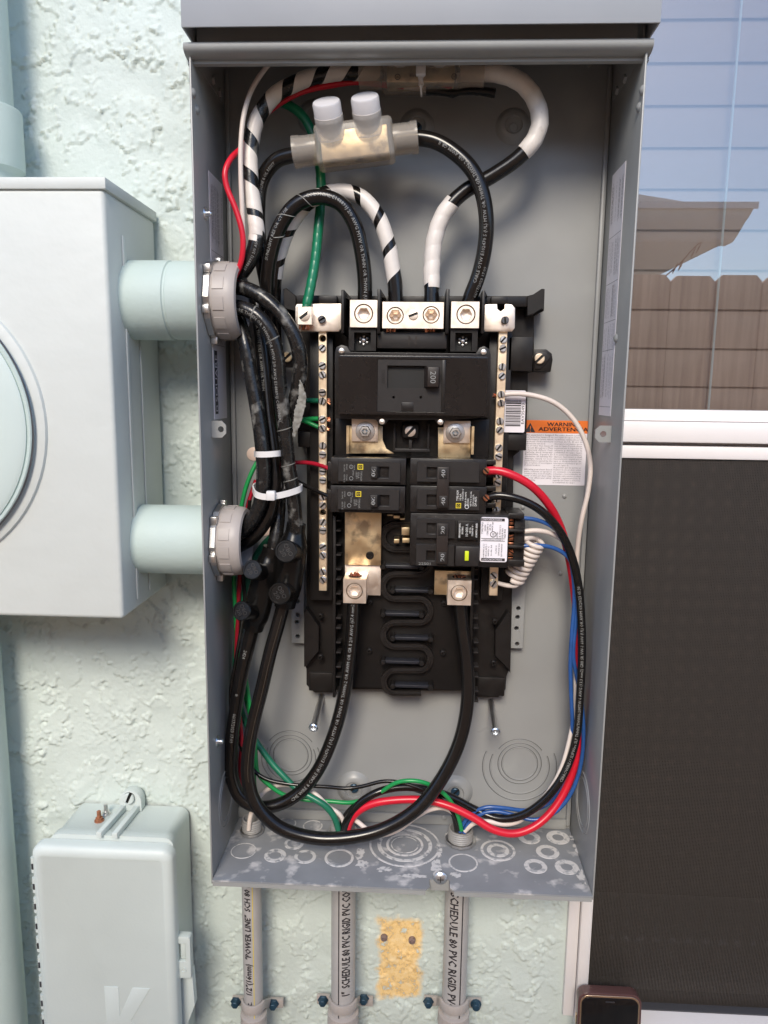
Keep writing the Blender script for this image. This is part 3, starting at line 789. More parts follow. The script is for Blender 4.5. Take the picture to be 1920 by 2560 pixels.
# warning label on the back panel
YL = -T-.0004
wx0, wx1, wz0, wz1 = prect(1308, 1051, 1470, 1213, YL)
g = G(); extr(g, roundrect(wx0, wx1, wz0, wz1, .003), [], YL, -T-.0001); wlab = obj('warning_label', g, M['paper'], enc); tag(wlab, 'white warning label with orange heading')
zo = wz1-(wz1-wz0)*.195
g = G(); o_ = roundrect(wx0, wx1, zo, wz1, .003); o_ = o_[:10]+[(wx0, zo), (wx1, zo)]; extr(g, o_, [], YL-.0002, YL-.00005); obj('orange_band', g, M['orange'], wlab)
lw = wx1-wx0
g = G(); YT = YL-.0004
put_text(g, 'WARNING', (wx0+lw*.60, YT, wz1-lw*.060), EX, EZ, lw*.085, 'C', lw*.50, bold=lw*.003)
put_text(g, 'ADVERTENCIA', (wx0+lw*.60, YT, wz1-lw*.135), EX, EZ, lw*.085, 'C', lw*.76, bold=lw*.003)
obj('lettering', g, M['ink'], wlab, recalc=False)
g = G(); g.add([(wx0+lw*.01, YT, zo+lw*.01), (wx0+lw*.17, YT, zo+lw*.01), (wx0+lw*.09, YT, zo+lw*.155)], [(0, 1, 2)])
obj('warning_triangle', g, M['ink'], wlab, recalc=False)
g = G(); put_text(g, '!', (wx0+lw*.09, YT-.0002, zo+lw*.065), EX, EZ, lw*.13, 'C'); obj('lettering', g, M['orange'], wlab, recalc=False)
eng = ['This equipment is designed', 'and tested by Square D to', 'performance levels which', 'exceed Underwriters', 'Laboratories Standards.', 'Use of Other than Square D', 'Circuit Breakers May', 'Adversely Affect User', 'Safety and Impair', 'Reliability. Square D',
       'disclaims all liability for', 'damage, injury or non-', 'performance caused by the', 'use or failure of non-Square', 'D circuit breakers.', '', 'Allowing petroleum based', 'paint, solvents or spray to', 'contact the non-metallic', 'parts of this product may', 'adversely affect user safety', 'and reliability.']
spa = ['Este equipo disenado y probado', 'por Square D supera el nivel de', 'rendimiento establecido por las', 'normas de UL. El uso de', 'interruptores automaticos que no', 'sean de Square D puede afectar', 'negativamente la seguridad del', 'usuario y deteriorar la', 'confiabilidad del equipo. Square', 'D no asume responsabilidad por', 'danos, lesiones o mal',
       'funcionamiento causado por el', 'uso o desperfecto de', 'interruptores automaticos que no', 'de sean Square D.', 'Al permitir que las partes no', 'metalicos de este producto entren', 'en contacto con pintura,', 'solventes o rocios basados en', 'derivados del petroleo podrian', 'afectar negativamente la', 'seguridad del usuario y deteriorar', 'la confiabilidad del equipo.']
g = G()
for col, xx, lines in ((0, wx0+lw*.025, eng), (1, wx0+lw*.475, spa)):
    for i, s_ in enumerate(lines):
        if s_: put_text(g, s_, (xx, YT, zo-lw*.03-i*lw*.0335), EX, EZ, lw*.033, 'L', lw*.43 if not s_.endswith('.') else None, res=1)
obj('lettering', g, M['gink'], wlab, recalc=False)

# ================================================================== PANEL INTERIOR (bus assembly)
itr = thing('panel_interior', P(1020, 1700, -.02), 'black moulded panel interior carrying the bus bars and lugs', 'panel interior')
YB = -.022
def plate(name, pts, yf, yb, m='blk', par=None, bevel=.0005):
    g = G(); extr(g, pxo(pts, yf), [], yf, yb); return obj(name, g, M[m], par or itr, bevel=bevel, seg=1)
def pbox(name, r, yf, yb, m='blk', par=None, bevel=.0006, seg=2):
    g = G(); slab(g, *r, yf, yb); return obj(name, g, M[m], par or itr, bevel=bevel, seg=seg)
# base tray in one outline
plate('base_tray', [(712, 740), (1358, 740), (1358, 778), (1335, 790), (1335, 930), (1320, 932), (1316, 1092), (1300, 1104), (1300, 1128), (1284, 1140), (1280, 1500), (1276, 1670), (1266, 1690), (1264, 1724), (1246, 1744),
                    (1178, 1744), (1178, 1727), (1042, 1727), (1040, 1734), (964, 1734), (956, 1724), (838, 1724), (838, 1732), (786, 1732), (766, 1712), (766, 1672), (760, 1660), (760, 1540), (767, 1500), (767, 1120), (744, 1108), (744, 1060),
                    (752, 1040), (752, 830), (726, 815), (712, 790)], YB+.004, -T-.006)
# end wings, dividers
for pts in ([(708, 722), (716, 720), (740, 740), (740, 778), (714, 772), (710, 778)], [(1362, 722), (1354, 722), (1333, 736), (1318, 740), (1318, 790), (1334, 785), (1354, 772), (1360, 778)]):
    plate('end_wing', pts, YB-.016, YB)
for r in ((853, 724, 860, 833), (943, 722, 951, 834), (1114, 722, 1123, 834), (1204, 726, 1212, 834)):
    pbox('divider', r, -.066, YB+.003)
for pts in ([(853, 724), (860, 724), (877, 744), (877, 752), (860, 744)], [(951, 722), (965, 745), (951, 745)], [(1212, 726), (1220, 742), (1212, 742)]):
    plate('divider_fin', pts, -.045, YB)
pbox('upper_shelf', (740, 740, 1334, 765), -.036, YB+.003)
for r in ((797, 739, 842, 758), (1228, 741, 1270, 760)): pbox('clip_block', r, -.047, -.03)
pbox('lug_shelf', (942, 829, 1118, 872), -.058, YB, m='brk2', bevel=.0012)
g = G(); c = P(1030, 851, -.0583); put_text(g, 'N', (c[0], -.0584, c[2]), EX, EZ, .012, 'C'); obj('lettering', g, M['brown'], itr, recalc=False)
for k, (r, rr, st) in enumerate((((872, 818, 940, 877), (885, 831, 927, 876), (909, 851)), ((1126, 820, 1194, 879), (1138, 832, 1180, 877), (1157, 853)))):
    x0, x1, z0, z1 = prect(*r, -.062); a0, a1, b0, b1 = prect(*rr, -.062)
    g = G(); extr(g, [(x0, z0), (x1, z0), (x1, z1), (x0, z1)], [[(a0, b0), (a0, b1), (a1, b1), (a1, b0)]], -.062, YB); pk = obj('terminal_pocket', g, M['blk'], itr)
    g = G(); g.add(*box(a0, a1, -.05, -.048, b0, b1)); obj('pocket_floor', g, M['void'], pk)
    g = G(); c = P(*st, -.0505); kx = S(*st, -.05)
    for i in range(7):
        a = math.pi*2*i/6+.52; q = (c[0]+(0 if i == 6 else 10*kx*math.cos(a)), -.0501, c[2]+(0 if i == 6 else 10*kx*math.sin(a)))
        lathe(g, q, (0, -1, 0), [(kx*(5 if i == 6 else 3), 0), (kx*(5 if i == 6 else 3), .0012), (0, .0016)], 10)
    obj('strand_end', g, M['steel'], pk)
# side columns behind the neutral bars
pbox('bar_channel', (775, 832, 832, 1500), -.034, YB+.003)
pbox('bar_channel', (1212, 832, 1268, 1500), -.034, YB+.003)
pbox('side_block', (1270, 842, 1333, 928), -.034, YB+.003, bevel=.001)
pbox('side_block', (700, 880, 752, 918), -.034, YB+.003, bevel=.001)
pbox('side_block', (745, 1080, 792, 1118), -.032, YB+.003)
pbox('side_block', (1262, 1085, 1316, 1126), -.032, YB+.003)
g = G(); extr(g, pxo([(1333, 873), (1366, 873), (1380, 884), (1382, 900), (1377, 930), (1333, 928)], -.026), [], -.026, -T-.002); ear = obj('mounting_ear', g, M['blk'], itr, bevel=.0008)
g = G(); extr(g, pxo([(1338, 880), (1364, 880), (1376, 892), (1374, 898), (1352, 922), (1338, 922)], -.0275), [], -.0275, -.0255); obj('ear_rib', g, M['brk2'], ear, bevel=.0004)
# bus bars, screws
_sc = {}
def slot_screw(r, h, key):
    """mesh of a slotted screw head facing -y, centred on the origin"""
    if key in _sc: return _sc[key]
    g = G(); w = r*.27; n = 14
    lathe(g, (0, 0, 0), (0, -1, 0), [(r, 0), (r, h*.25), (0, h*.25)], 24)
    for s in (-1, 1):
        a0 = math.asin(w/r); pts = [(s*r*math.sin(a0+(math.pi-2*a0)*i/n), r*math.cos(a0+(math.pi-2*a0)*i/n)) for i in range(n+1)]
        pts = [(s*w if abs(p[0]) < w else p[0], p[1]) for p in pts]
        m = len(pts); rr = [(p[0]*.86 if abs(p[0]) > w else p[0], p[1]*.86) for p in pts]
        v = [(p[0], -h*.24, p[1]) for p in pts]+[(p[0], -h*.85, p[1]) for p in pts]+[(p[0], -h, p[1]) for p in rr]
        f = [(i, i+1, m+i+1, m+i) for i in range(m-1)]+[(m+i, m+i+1, 2*m+i+1, 2*m+i) for i in range(m-1)]+[tuple(range(2*m, 3*m))]+[(m-1, 0, m, 2*m-1), (2*m-1, m, 2*m, 3*m-1)]
        g.add(v, f)
    me = bpy.data.meshes.new('screw'); me.from_pydata(g.v, [], g.f)
    bm = bmesh.new(); bm.from_mesh(me); bmesh.ops.recalc_face_normals(bm, faces=bm.faces); bm.to_mesh(me); bm.free()
    smooth(me, 30)
    for p_ in me.polygons:
        if p_.center.y > -h*.3: p_.material_index = 1  # near-black slot floor: shade inside the slot put into the colour
    _sc[key] = me; return me
def screw(px, py, y, rpx, par, m='zinc', h=.0028, rot=None, name='screw', tilt=0.0):
    k = S(px, py, y); r = round(rpx*k, 4); me = slot_screw(r, h, (r, h, m))
    if not me.materials: me.materials.append(M[m]); me.materials.append(M['void'])
    o = bpy.data.objects.new(name, me); c = P(px, py, y); link(o, par, (c[0], y+.0001, c[2]))
    o.rotation_euler = (tilt, random.uniform(0, math.pi) if rot is None else rot, random.uniform(-.08, .08)); return o
YN = -.046
def nbar(x0t, x1t, x0b, x1b, yt, yb_, holes, ys, name='neutral_bar'):
    tl, tr, bl, br = P(x0t, yt, YN), P(x1t, yt, YN), P(x0b, yb_, YN), P(x1b, yb_, YN)
    x0, x1 = (tl[0]+bl[0])/2, (tr[0]+br[0])/2
    xc_ = (x0+x1)/2
    g = G(); hs = []
    for h in holes:
        c = P((x0t+x1t)/2, h, YN); hs.append(list(reversed(circ(xc_, float(c[2]), .0031, 14))))
    extr(g, [(x0, bl[2]), (x1, bl[2]), (x1, tl[2]), (x0, tl[2])], hs, YN, YN+.009)
    b = obj(name, g, M['bar'], itr, bevel=.0004, seg=1)
    for y in ys:
        t = (y-yt)/(yb_-yt); px = (x0t+x1t)/2*(1-t)+(x0b+x1b)/2*t
        screw(px, y, YN, 8.8, b)
    return b
nL = nbar(796, 816, 797, 818, 826, 1477, (846, 1281), (870, 914, 937, 981, 1003, 1048, 1071, 1114, 1136, 1178, 1200, 1242, 1263, 1305, 1325, 1367, 1388, 1429, 1449))
nR = nbar(1248, 1270, 1221, 1243, 826, 1489, (), (849, 871, 917, 940, 986, 1008, 1053, 1075, 1119, 1141, 1188, 1207, 1247, 1276, 1439, 1459))
g = G(); extr(g, pxo([(742, 760), (853, 759), (853, 822), (847, 829), (745, 829), (738, 800), (738, 766)], -.050), [], -.050, -.047); hp = obj('bar_strap', g, M['tin'], itr, bevel=.0006)
screw(805, 799, -.0502, 9.5, hp, 'darksteel', .004)
g = G(); extr(g, pxo([(1212, 761), (1243, 760), (1244, 772), (1252, 779), (1261, 772), (1262, 760), (1280, 761), (1288, 770), (1287, 820), (1280, 829), (1212, 829), (1208, 822)], -.050), [], -.050, -.047); hp2 = obj('bar_strap', g, M['tin'], itr, bevel=.0006)
screw(1262, 801, -.0502, 9.5, hp2, 'darksteel', .004)
def lug(name, r, yf, yb_, screws, m='tin', rin=.60, dep=.005):
    x0, x1, z0, z1 = prect(*r, yf)
    hs = []; cs = []
    for (px, py, rp) in screws:
        c = P(px, py, yf); rr = rp*S(px, py, yf); cs.append((c, rr)); hs.append(list(reversed(circ(float(c[0]), float(c[2]), rr, 32))))
    g = G(); extr(g, [(x0, z0), (x1, z0), (x1, z1), (x0, z1)], hs, yf, yb_)
    lg = obj(name, g, M[m], itr, bevel=0 if screws else .0004, seg=1)
    for c, rr in cs:                       # socket set screw down in the bore
        n = 30; g = G(); ro, rh = rr*.90, rr*rin
        ang = [2*math.pi*i/n for i in range(n)]
        hexr = [rh*math.cos(math.pi/6)/math.cos((a % (math.pi/3))-math.pi/6) for a in ang]
        yy = yf+.0006
        rows = [([ro]*n, yf+dep), ([ro]*n, yy+.0004), ([ro*.95]*n, yy), ([h*1.12 for h in hexr], yy), (hexr, yy+.0006), (hexr, yy+dep*.75), ([h*.5 for h in hexr], yy+dep*.95)]
        v = [(c[0]+R_[i]*math.cos(ang[i]), y_, c[2]+R_[i]*math.sin(ang[i])) for R_, y_ in rows for i in range(n)]
        f = [(k*n+i, k*n+(i+1) % n, (k+1)*n+(i+1) % n, (k+1)*n+i) for k in range(len(rows)-1) for i in range(n)]+[tuple((len(rows)-1)*n+i for i in range(n))]
        g.add(v, f); obj('set_screw', g, M[m], lg)
    return lg
lug('main_lug', (875, 750, 943, 818), -.066, -.042, [(909, 784, 24)])
lug('main_lug', (1128, 754, 1198, 820), -.066, -.042, [(1165, 786, 24)])
nl = lug('neutral_lug', (956, 755, 1109, 821), -.066, -.042, [(988, 789, 21.5), (1078, 787, 21.5)], rin=.68, dep=.011)
screw(1033, 787, -.066, 12, nl, 'tin', .0012, rot=1.2)
gl = lug('ground_lug', (743, 766, 780, 812), -.062, -.0502, [])
screw(761, 788, -.062, 14, gl, 'tin', .0012, rot=.9)
for px, py in ((762, 818), (900, 823), (975, 825), (1075, 825), (1160, 824)):           # copper strands showing below the lugs
    g = G(); c = P(px, py, -.055)
    for i in range(18):
        a, b = random.uniform(-.0045, .0045), random.uniform(-.004, .004)
        lathe(g, (c[0]+a, -.055+b, c[2]+.003), (random.uniform(-.2, .2), random.uniform(-.2, .2), -1), [(.0007, 0), (.0007, random.uniform(.003, .0055)), (0, .0058)], 6)
    obj('copper_strand', g, M['copper'], itr)
# centre of the interior: stabs, bus pads below the main breaker
pbox('centre_block', (838, 1046, 1222, 1146), -.045, YB+.002)
g = G(); extr(g, pxo([(879, 1046), (945, 1046), (945, 1062), (957, 1066), (957, 1100), (966, 1122), (986, 1134), (867, 1134), (867, 1064), (879, 1064)], -.058), [], -.058, -.055); bp = obj('bus_pad', g, M['brass'], itr, bevel=.0005)
g = G(); slab(g, 879, 1047, 945, 1104, -.0605, -.0582); obj('bus_terminal', g, M['tin'], bp, bevel=.0004)
g = G(); slab(g, 866, 1064, 872, 1134, -.064, -.0582); obj('bus_edge', g, M['brass'], bp)
g = G(); extr(g, pxo([(1111, 1054), (1176, 1052), (1176, 1147), (1095, 1147), (1095, 1068), (1109, 1068)], -.058), [], -.058, -.055); bp2 = obj('bus_pad', g, M['brass'], itr, bevel=.0005)
g = G(); slab(g, 1109, 1052, 1176, 1108, -.0605, -.0582); obj('bus_terminal', g, M['tin'], bp2, bevel=.0004)
g = G(); slab(g, 1179, 1066, 1185, 1136, -.066, -.05); obj('bus_edge', g, M['brass'], bp2)
for px, py, par in ((913, 1078, bp), (1138, 1082, bp2)):
    bossy('washer', px, py, 24, -.0606, [(1, 0), (1, .0008), (.97, .0011), (.55, .0018), (.55, 0)], 'steel', par)
    c = P(px, py, -.0625); k = S(px, py, -.0625); g = G(); lathe(g, (c[0], -.0615, c[2]), (0, -1, 0), [(15*k, 0), (15*k, .0035), (13.3*k, .0045), (8.5*k, .0046), (8.5*k, .001)], 6); obj('nut', g, M['steel'], par, ang=20)
    bossy('stud', px, py+1, 6.5, -.061, [(1, 0), (1, .0052), (.6, .006), (0, .006)], 'steel', par, 14)
pbox('screw_boss', (1004, 1056, 1048, 1098), -.055, -.044, bevel=.003, seg=3)
screw(1026, 1078, -.0552, 13.5, itr, 'tin', .0025, rot=.75)
g = G()
for r in ((983, 1060, 989, 1125), (1068, 1060, 1074, 1125), (983, 1122, 1074, 1130), (1022, 1098, 1030, 1124)): slab(g, *r, -.051, -.044)
obj('centre_rib', g, M['brk2'], itr, bevel=.0004)
# lower half: field, combs, snake-shaped barriers
pbox('stab_field', (842, 1140, 1190, 1722), -.026, YB+.003)
for x0, x1, side in ((832, 839, 1), (1176, 1184, 1)):
    dx = 0
    g = G(); a = P(x0+3, 1290, -.044); b = P(x0+(5 if side else 0), 1744, -.044); xx0 = (P(x0, 1500, -.044)[0]); xx1 = P(x1, 1500, -.044)[0]
    g.add(*box(xx0, xx1, -.044, YB+.002, b[2], a[2])); comb = obj('comb_rail', g, M['blk'], itr, bevel=.0004)
    for k in range(8):
        for off in (0, 25):
            y = 1300+k*61+off
            g = G(); slab(g, x0+8, y, x0+20, y+4, -.043, -.03); obj('comb_hook', g, M['brk2'], comb, bevel=.0003, seg=1)
for x0, x1, hs in ((728, 760, ((744, 1503), (744, 1537), (742, 1555), (744, 1591))), (1277, 1314, ((1296, 1521), (1294, 1543), (1291, 1571), (1293, 1610)))):
    y_ = -.012; a0, a1, b0, b1 = prect(x0, 1400 if x0 < 900 else 1300, x1, 1608 if x0 < 900 else 1621, y_)
    hl = [list(reversed(circ(float(P(a, b, y_)[0]), float(P(a, b, y_)[2]), 5.5*S(a, b, y_), 14))) for a, b in hs]
    g = G(); extr(g, [(a0, b0), (a1, b0), (a1, b1), (a0, b1)], hl, y_, y_+.003); obj('mounting_rail', g, M['grey'], itr, bevel=.0004, seg=1)
for pts in ([(760, 1530), (767, 1524), (797, 1566), (797, 1628), (766, 1664), (760, 1668)], [(1276, 1540), (1270, 1530), (1238, 1576), (1238, 1640), (1270, 1672), (1276, 1684)]):
    plate('corner_wing', pts, -.030, -.018)
for r in ((772, 1682, 832, 1728), (1192, 1694, 1262, 1740)): pbox('foot_pad', r, -.021, -.014, bevel=.001)
def ribbon(g, pts, w, yf, yb_):
    p = np.array(pts); t = np.gradient(p, axis=0); t /= np.linalg.norm(t, axis=1)[:, None]; nn = np.stack([-t[:, 1], t[:, 0]], 1)
    l, r = p+nn*w/2, p-nn*w/2; m = len(p)
    v = [(a[0], yf, a[1]) for a in l]+[(a[0], yf, a[1]) for a in r]+[(a[0], yb_, a[1]) for a in l]+[(a[0], yb_, a[1]) for a in r]
    f = []
    for i in range(m-1): f += [(i, i+1, m+i+1, m+i), (i, i+1, 2*m+i+1, 2*m+i), (m+i, m+i+1, 3*m+i+1, 3*m+i)]
    f += [(0, m, 3*m, 2*m), (m-1, 2*m-1, 4*m-1, 3*m-1)]
    g.add(v, f)
ZR = lambda v: 720+v/4.1475
YR = lambda v: 1260+v/4.1475
snake = []
hy = [215, 470, 730, 985, 1232, 1482, 1728, 1965]
for i, h in enumerate(hy):
    nxt = hy[i+1] if i+1 < len(hy) else None
    rgt = (i % 2 == 1)
    if i == 0: snake += [(1330, h), (1105, h)]
    else: snake += ([(1105, h), (1360, h)] if rgt else [(1360, h), (1105, h)])
    if nxt:
        cx = 1360 if rgt else 1105; cy = (h+nxt)/2; r = (nxt-h)/2
        for k in range(1, 12):
            a = math.pi*k/12; snake.append((cx+(1 if rgt else -1)*r*.95*math.sin(a), cy-r*math.cos(a)))
snake.append((1380, 1965))
pts = [P(ZR(a), YR(b), -.034) for a, b in snake]; pp = Path([(p[0], 0, p[2]) for p in pts], .0015)
g = G(); ribbon(g, pp.c[:, [0, 2]], .0058, -.0335, -.0255); ribbon(g, pp.c[:, [0, 2]], .0011, -.0352, -.0334)
obj('snake_barrier', g, M['brk'], itr)
for k, yy in enumerate((655, 905, 1150, 1400, 1645, 1895)):
    x0, x1 = ((985, 1385), (1085, 1480))[k % 2]
    a, b = P(ZR(x0), YR(yy), -.036), P(ZR(x1), YR(yy), -.036); kk = S(900, 1500, -.036)
    g = G(); g.add(*box(a[0], b[0], -.036, -.0255, (a[2]+b[2])/2-3.5*kk, (a[2]+b[2])/2+4.5*kk)); rib = obj('barrier_rib', g, M['blue_rib'], itr, bevel=.0008)
    for c in (a, b):
        g = G(); lathe(g, (c[0], -.0255, (a[2]+b[2])/2), (0, -1, 0), [(.0035, 0), (.0030, .0115), (.0022, .0125), (0, .0126)], 14); obj('rib_post', g, M['blk'], rib)
for px, py in ((925, 1505), (1110, 1507), (924, 1625), (1107, 1630), (802, 1538), (802, 1640), (1236, 1552), (1233, 1655)):
    bossy('peg', px, py, 7, -.0255, [(1, 0), (1, .004), (.7, .0048), (.45, .0048), (.4, .002), (0, .002)], 'blk', itr, 14)
# lower bus and feeder lugs
g = G(); slab(g, 862, 1276, 953, 1413, -.040, -.036); lb = obj('lower_bus', g, M['brass'], itr, bevel=.0006)
a0, a1, b0, b1 = prect(862, 1413, 952, 1488, -.036)
g = G(); extr(g, [(a0, b0), (a1, b0), (a1, b1), (a0, b1)], [], -.036, -.033); obj('bus_tongue', g, M['tin'], lb, bevel=.0005)
bossy('bus_bolt', 925, 1388, 10, -.0401, [(1, 0), (1, .002), (.8, .003), (.55, .003), (.5, .001), (0, .001)], 'blk', lb, 16)
lug('feeder_lug', (858, 1448, 915, 1508), -.062, -.0362, [(886, 1478, 21)], rin=.62)
g = G(); slab(g, 1086, 1427, 1178, 1488, -.038, -.034); obj('lower_bus', g, M['brass'], itr, bevel=.0006)
lug('feeder_lug', (1119, 1451, 1178, 1513), -.062, -.0382, [(1147.5, 1483, 21)], rin=.62)
for px, py, z_ in ((888, 1440, 0), (1148, 1441, 0)):
    g = G(); c = P(px, py, -.050); top = float(P(px, 1448 if px < 1000 else 1451, -.062)[2])
    lathe(g, (c[0], -.049, top-.0005), (0, 0, 1), [(.0068, 0), (.0068, .0008), (.006, .0009)], 20)
    bore = obj('lug_bore', g, M['void'], itr)
    g = G()
    for i in range(26):
        a, r = random.uniform(0, 6.28), .0058*math.sqrt(random.random())
        lathe(g, (c[0]+r*math.cos(a), -.049+r*math.sin(a), top), (0, 0, 1), [(.0008, 0), (.0008, random.uniform(.0012, .003 if px < 1000 else .0016)), (0, .003 if px < 1000 else .0017)], 6)
    obj('copper_strand', g, M['copper'], bore)
# stab tips between the breaker rows
for r in ((968, 1286, 982, 1290), (984, 1289, 1000, 1296), (1000, 1296, 1012, 1300), (1004, 1319, 1024, 1338), (1006, 1346, 1024, 1357), (985, 1348, 998, 1358)):
    pbox('stab_tip', r, -.046, -.030, 'brass', bevel=.0003)

# ================================================================== BREAKERS
def yellow_logo(g1, g2, px, py, y, spx, rot):
    k = S(px, py, y); c = P(px, py, y); s = spx*k
    for a, b in ((.5, .36), (.30, 0)):
        x, z = c[0], c[2]
        if b: extr(g1, [(x-s*a, z-s*a), (x+s*a, z-s*a), (x+s*a, z+s*a), (x-s*a, z+s*a)], [[(x-s*b, z-s*b), (x-s*b, z+s*b), (x+s*b, z+s*b), (x+s*b, z-s*b)]], y-.00015, y-.0001)
    ey = (EX if rot < 0 else -EX); ex = (-EZ if rot < 0 else EZ)
    put_text(g1, 'D', (c[0], y-.00015, c[2]), ex, ey, s*.62, 'C')
def vtext(g, s, px, py, y, hpx, rot, wpx=None, bold=0):
    """print turned a quarter: rot -1 reads downwards, +1 reads upwards"""
    k = S(px, py, y); c = P(px, py, y)
    ex, ey = (-EZ, EX) if rot < 0 else (EZ, -EX)
    put_text(g, s, (c[0], y-.00015, c[2]), ex, ey, hpx*k*1.35, 'C', None if wpx is None else wpx*k, bold=bold)
def htext(g, s, px, py, y, hpx, wpx=None, bold=0):
    k = S(px, py, y); c = P(px, py, y); put_text(g, s, (c[0], y-.00015, c[2]), EX, EZ, hpx*k*1.35, 'C', None if wpx is None else wpx*k, bold=bold)
YF = -.078        # breaker face
def bthing(name, r, label):
    x0, x1, z0, z1 = prect(*r, YF)
    return thing(name, ((x0+x1)/2, -.04, z0), label, 'circuit breaker')
def face_with_slot(par, r, slot, yf, yb_, m='brk2'):
    x0, x1, z0, z1 = prect(*r, yf); a0, a1, b0, b1 = prect(*slot, yf)
    g = G(); extr(g, [(x0, z0), (x1, z0), (x1, z1), (x0, z1)], [[(a0, b0), (a0, b1), (a1, b1), (a1, b0)]], yf, yb_); f = obj('face', g, M[m], par, bevel=.0004, seg=1)
    g = G(); g.add(*box(a0, a1, yb_-.0008, yb_-.0004, b0, b1)); obj('slot_floor', g, M['void'], f)
    g = G(); g.add(*box(a0+(a1-a0)*.55, a0+(a1-a0)*.78, yb_-.0025, yb_-.0009, b0, b1)); obj('slot_cam', g, M['brown'], f)
    return f
# main breaker
mb = thing('main_breaker', P(1032, 1045, -.05), 'wide black main breaker stamped 200 on its toggle', 'circuit breaker')
YM = -.080
g = G(); extr(g, pxo([(837, 1046), (837, 882), (841, 868), (854, 862), (868, 866), (876, 880), (1190, 884), (1198, 870), (1210, 865), (1222, 872), (1227, 886), (1225, 1044), (1114, 1050), (1108, 1062), (1094, 1062), (1088, 1050), (970, 1050), (962, 1062), (948, 1062), (940, 1049)], YM+.006), [], YM+.006, -.040)
obj('body', g, M['brk'], mb, bevel=.0012)
x0, x1, z0, z1 = prect(846, 890, 1218, 1038, YM); a0, a1, b0, b1 = prect(943, 898, 1113, 1030, YM)
g = G(); extr(g, roundrect(x0, x1, z0, z1, .002), [[(a0, b0), (a0, b1), (a1, b1), (a1, b0)]], YM, YM+.0075); obj('cover', g, M['gloss'], mb, bevel=.0008)
s0, s1, t0, t1 = prect(968, 914, 1066, 970, YM+.001)
u = [list(reversed(circ(float(P(q, 993, YM)[0]), float(P(q, 993, YM)[2]), .0013, 12))) for q in (984, 1052)]
g = G(); extr(g, [(a0+.0003, b0+.0003), (a1-.0003, b0+.0003), (a1-.0003, b1-.0003), (a0+.0003, b1-.0003)], [[(s0, t0), (s0, t1), (s1, t1), (s1, t0)]]+u, YM+.0008, YM+.007); cp = obj('centre_plate', g, M['brk2'], mb)
g = G(); slab(g, 968, 914, 1066, 970, YM+.0055, YM+.006); obj('slot_floor', g, M['void'], cp)
g = G(); slab(g, 1003, 1006, 1034, 1029, YM+.0002, YM+.003); obj('notch_block', g, M['brk'], cp, bevel=.0004)
g = G(); slab(g, 1104, 900, 1113, 1030, YM-.0004, YM+.003); obj('plate_ridge', g, M['brk'], cp, bevel=.0004)
x0, x1, z0, z1 = prect(1069, 918, 1097, 967, YM-.009)
g = G(); g.add([(x0, YM-.009, z0), (x1, YM-.009, z0), (x1, YM-.009, z1), (x0, YM-.009, z1), (x0-.003, YM+.004, z0-.001), (x1+.001, YM+.004, z0-.001), (x1+.001, YM+.004, z1+.001), (x0-.003, YM+.004, z1+.001)], [(0, 1, 2, 3), (4, 5, 1, 0), (5, 6, 2, 1), (6, 7, 3, 2), (7, 4, 0, 3)])
tg = obj('toggle', g, M['brown'], mb, bevel=.0006)
g = G(); vtext(g, '200', 1083, 943, YM-.0093, 15, -1, 30); obj('lettering', g, M['pale_print'], tg, recalc=False)
g = G(); vtext(g, 'O/OFF', 958, 942, YM+.0006, 9, -1); vtext(g, 'I/ON', 1100, 944, YM-.0006, 8, -1); obj('lettering', g, M['brk'], mb, recalc=False)
for px, py in ((854, 877), (1209, 880), (955, 1054), (1101, 1055)):
    bossy('rivet', px, py, 7.5, YM+.0058, [(1, 0), (.93, .0008), (.6, .0014), (0, .0016)], 'tin', mb, 16)
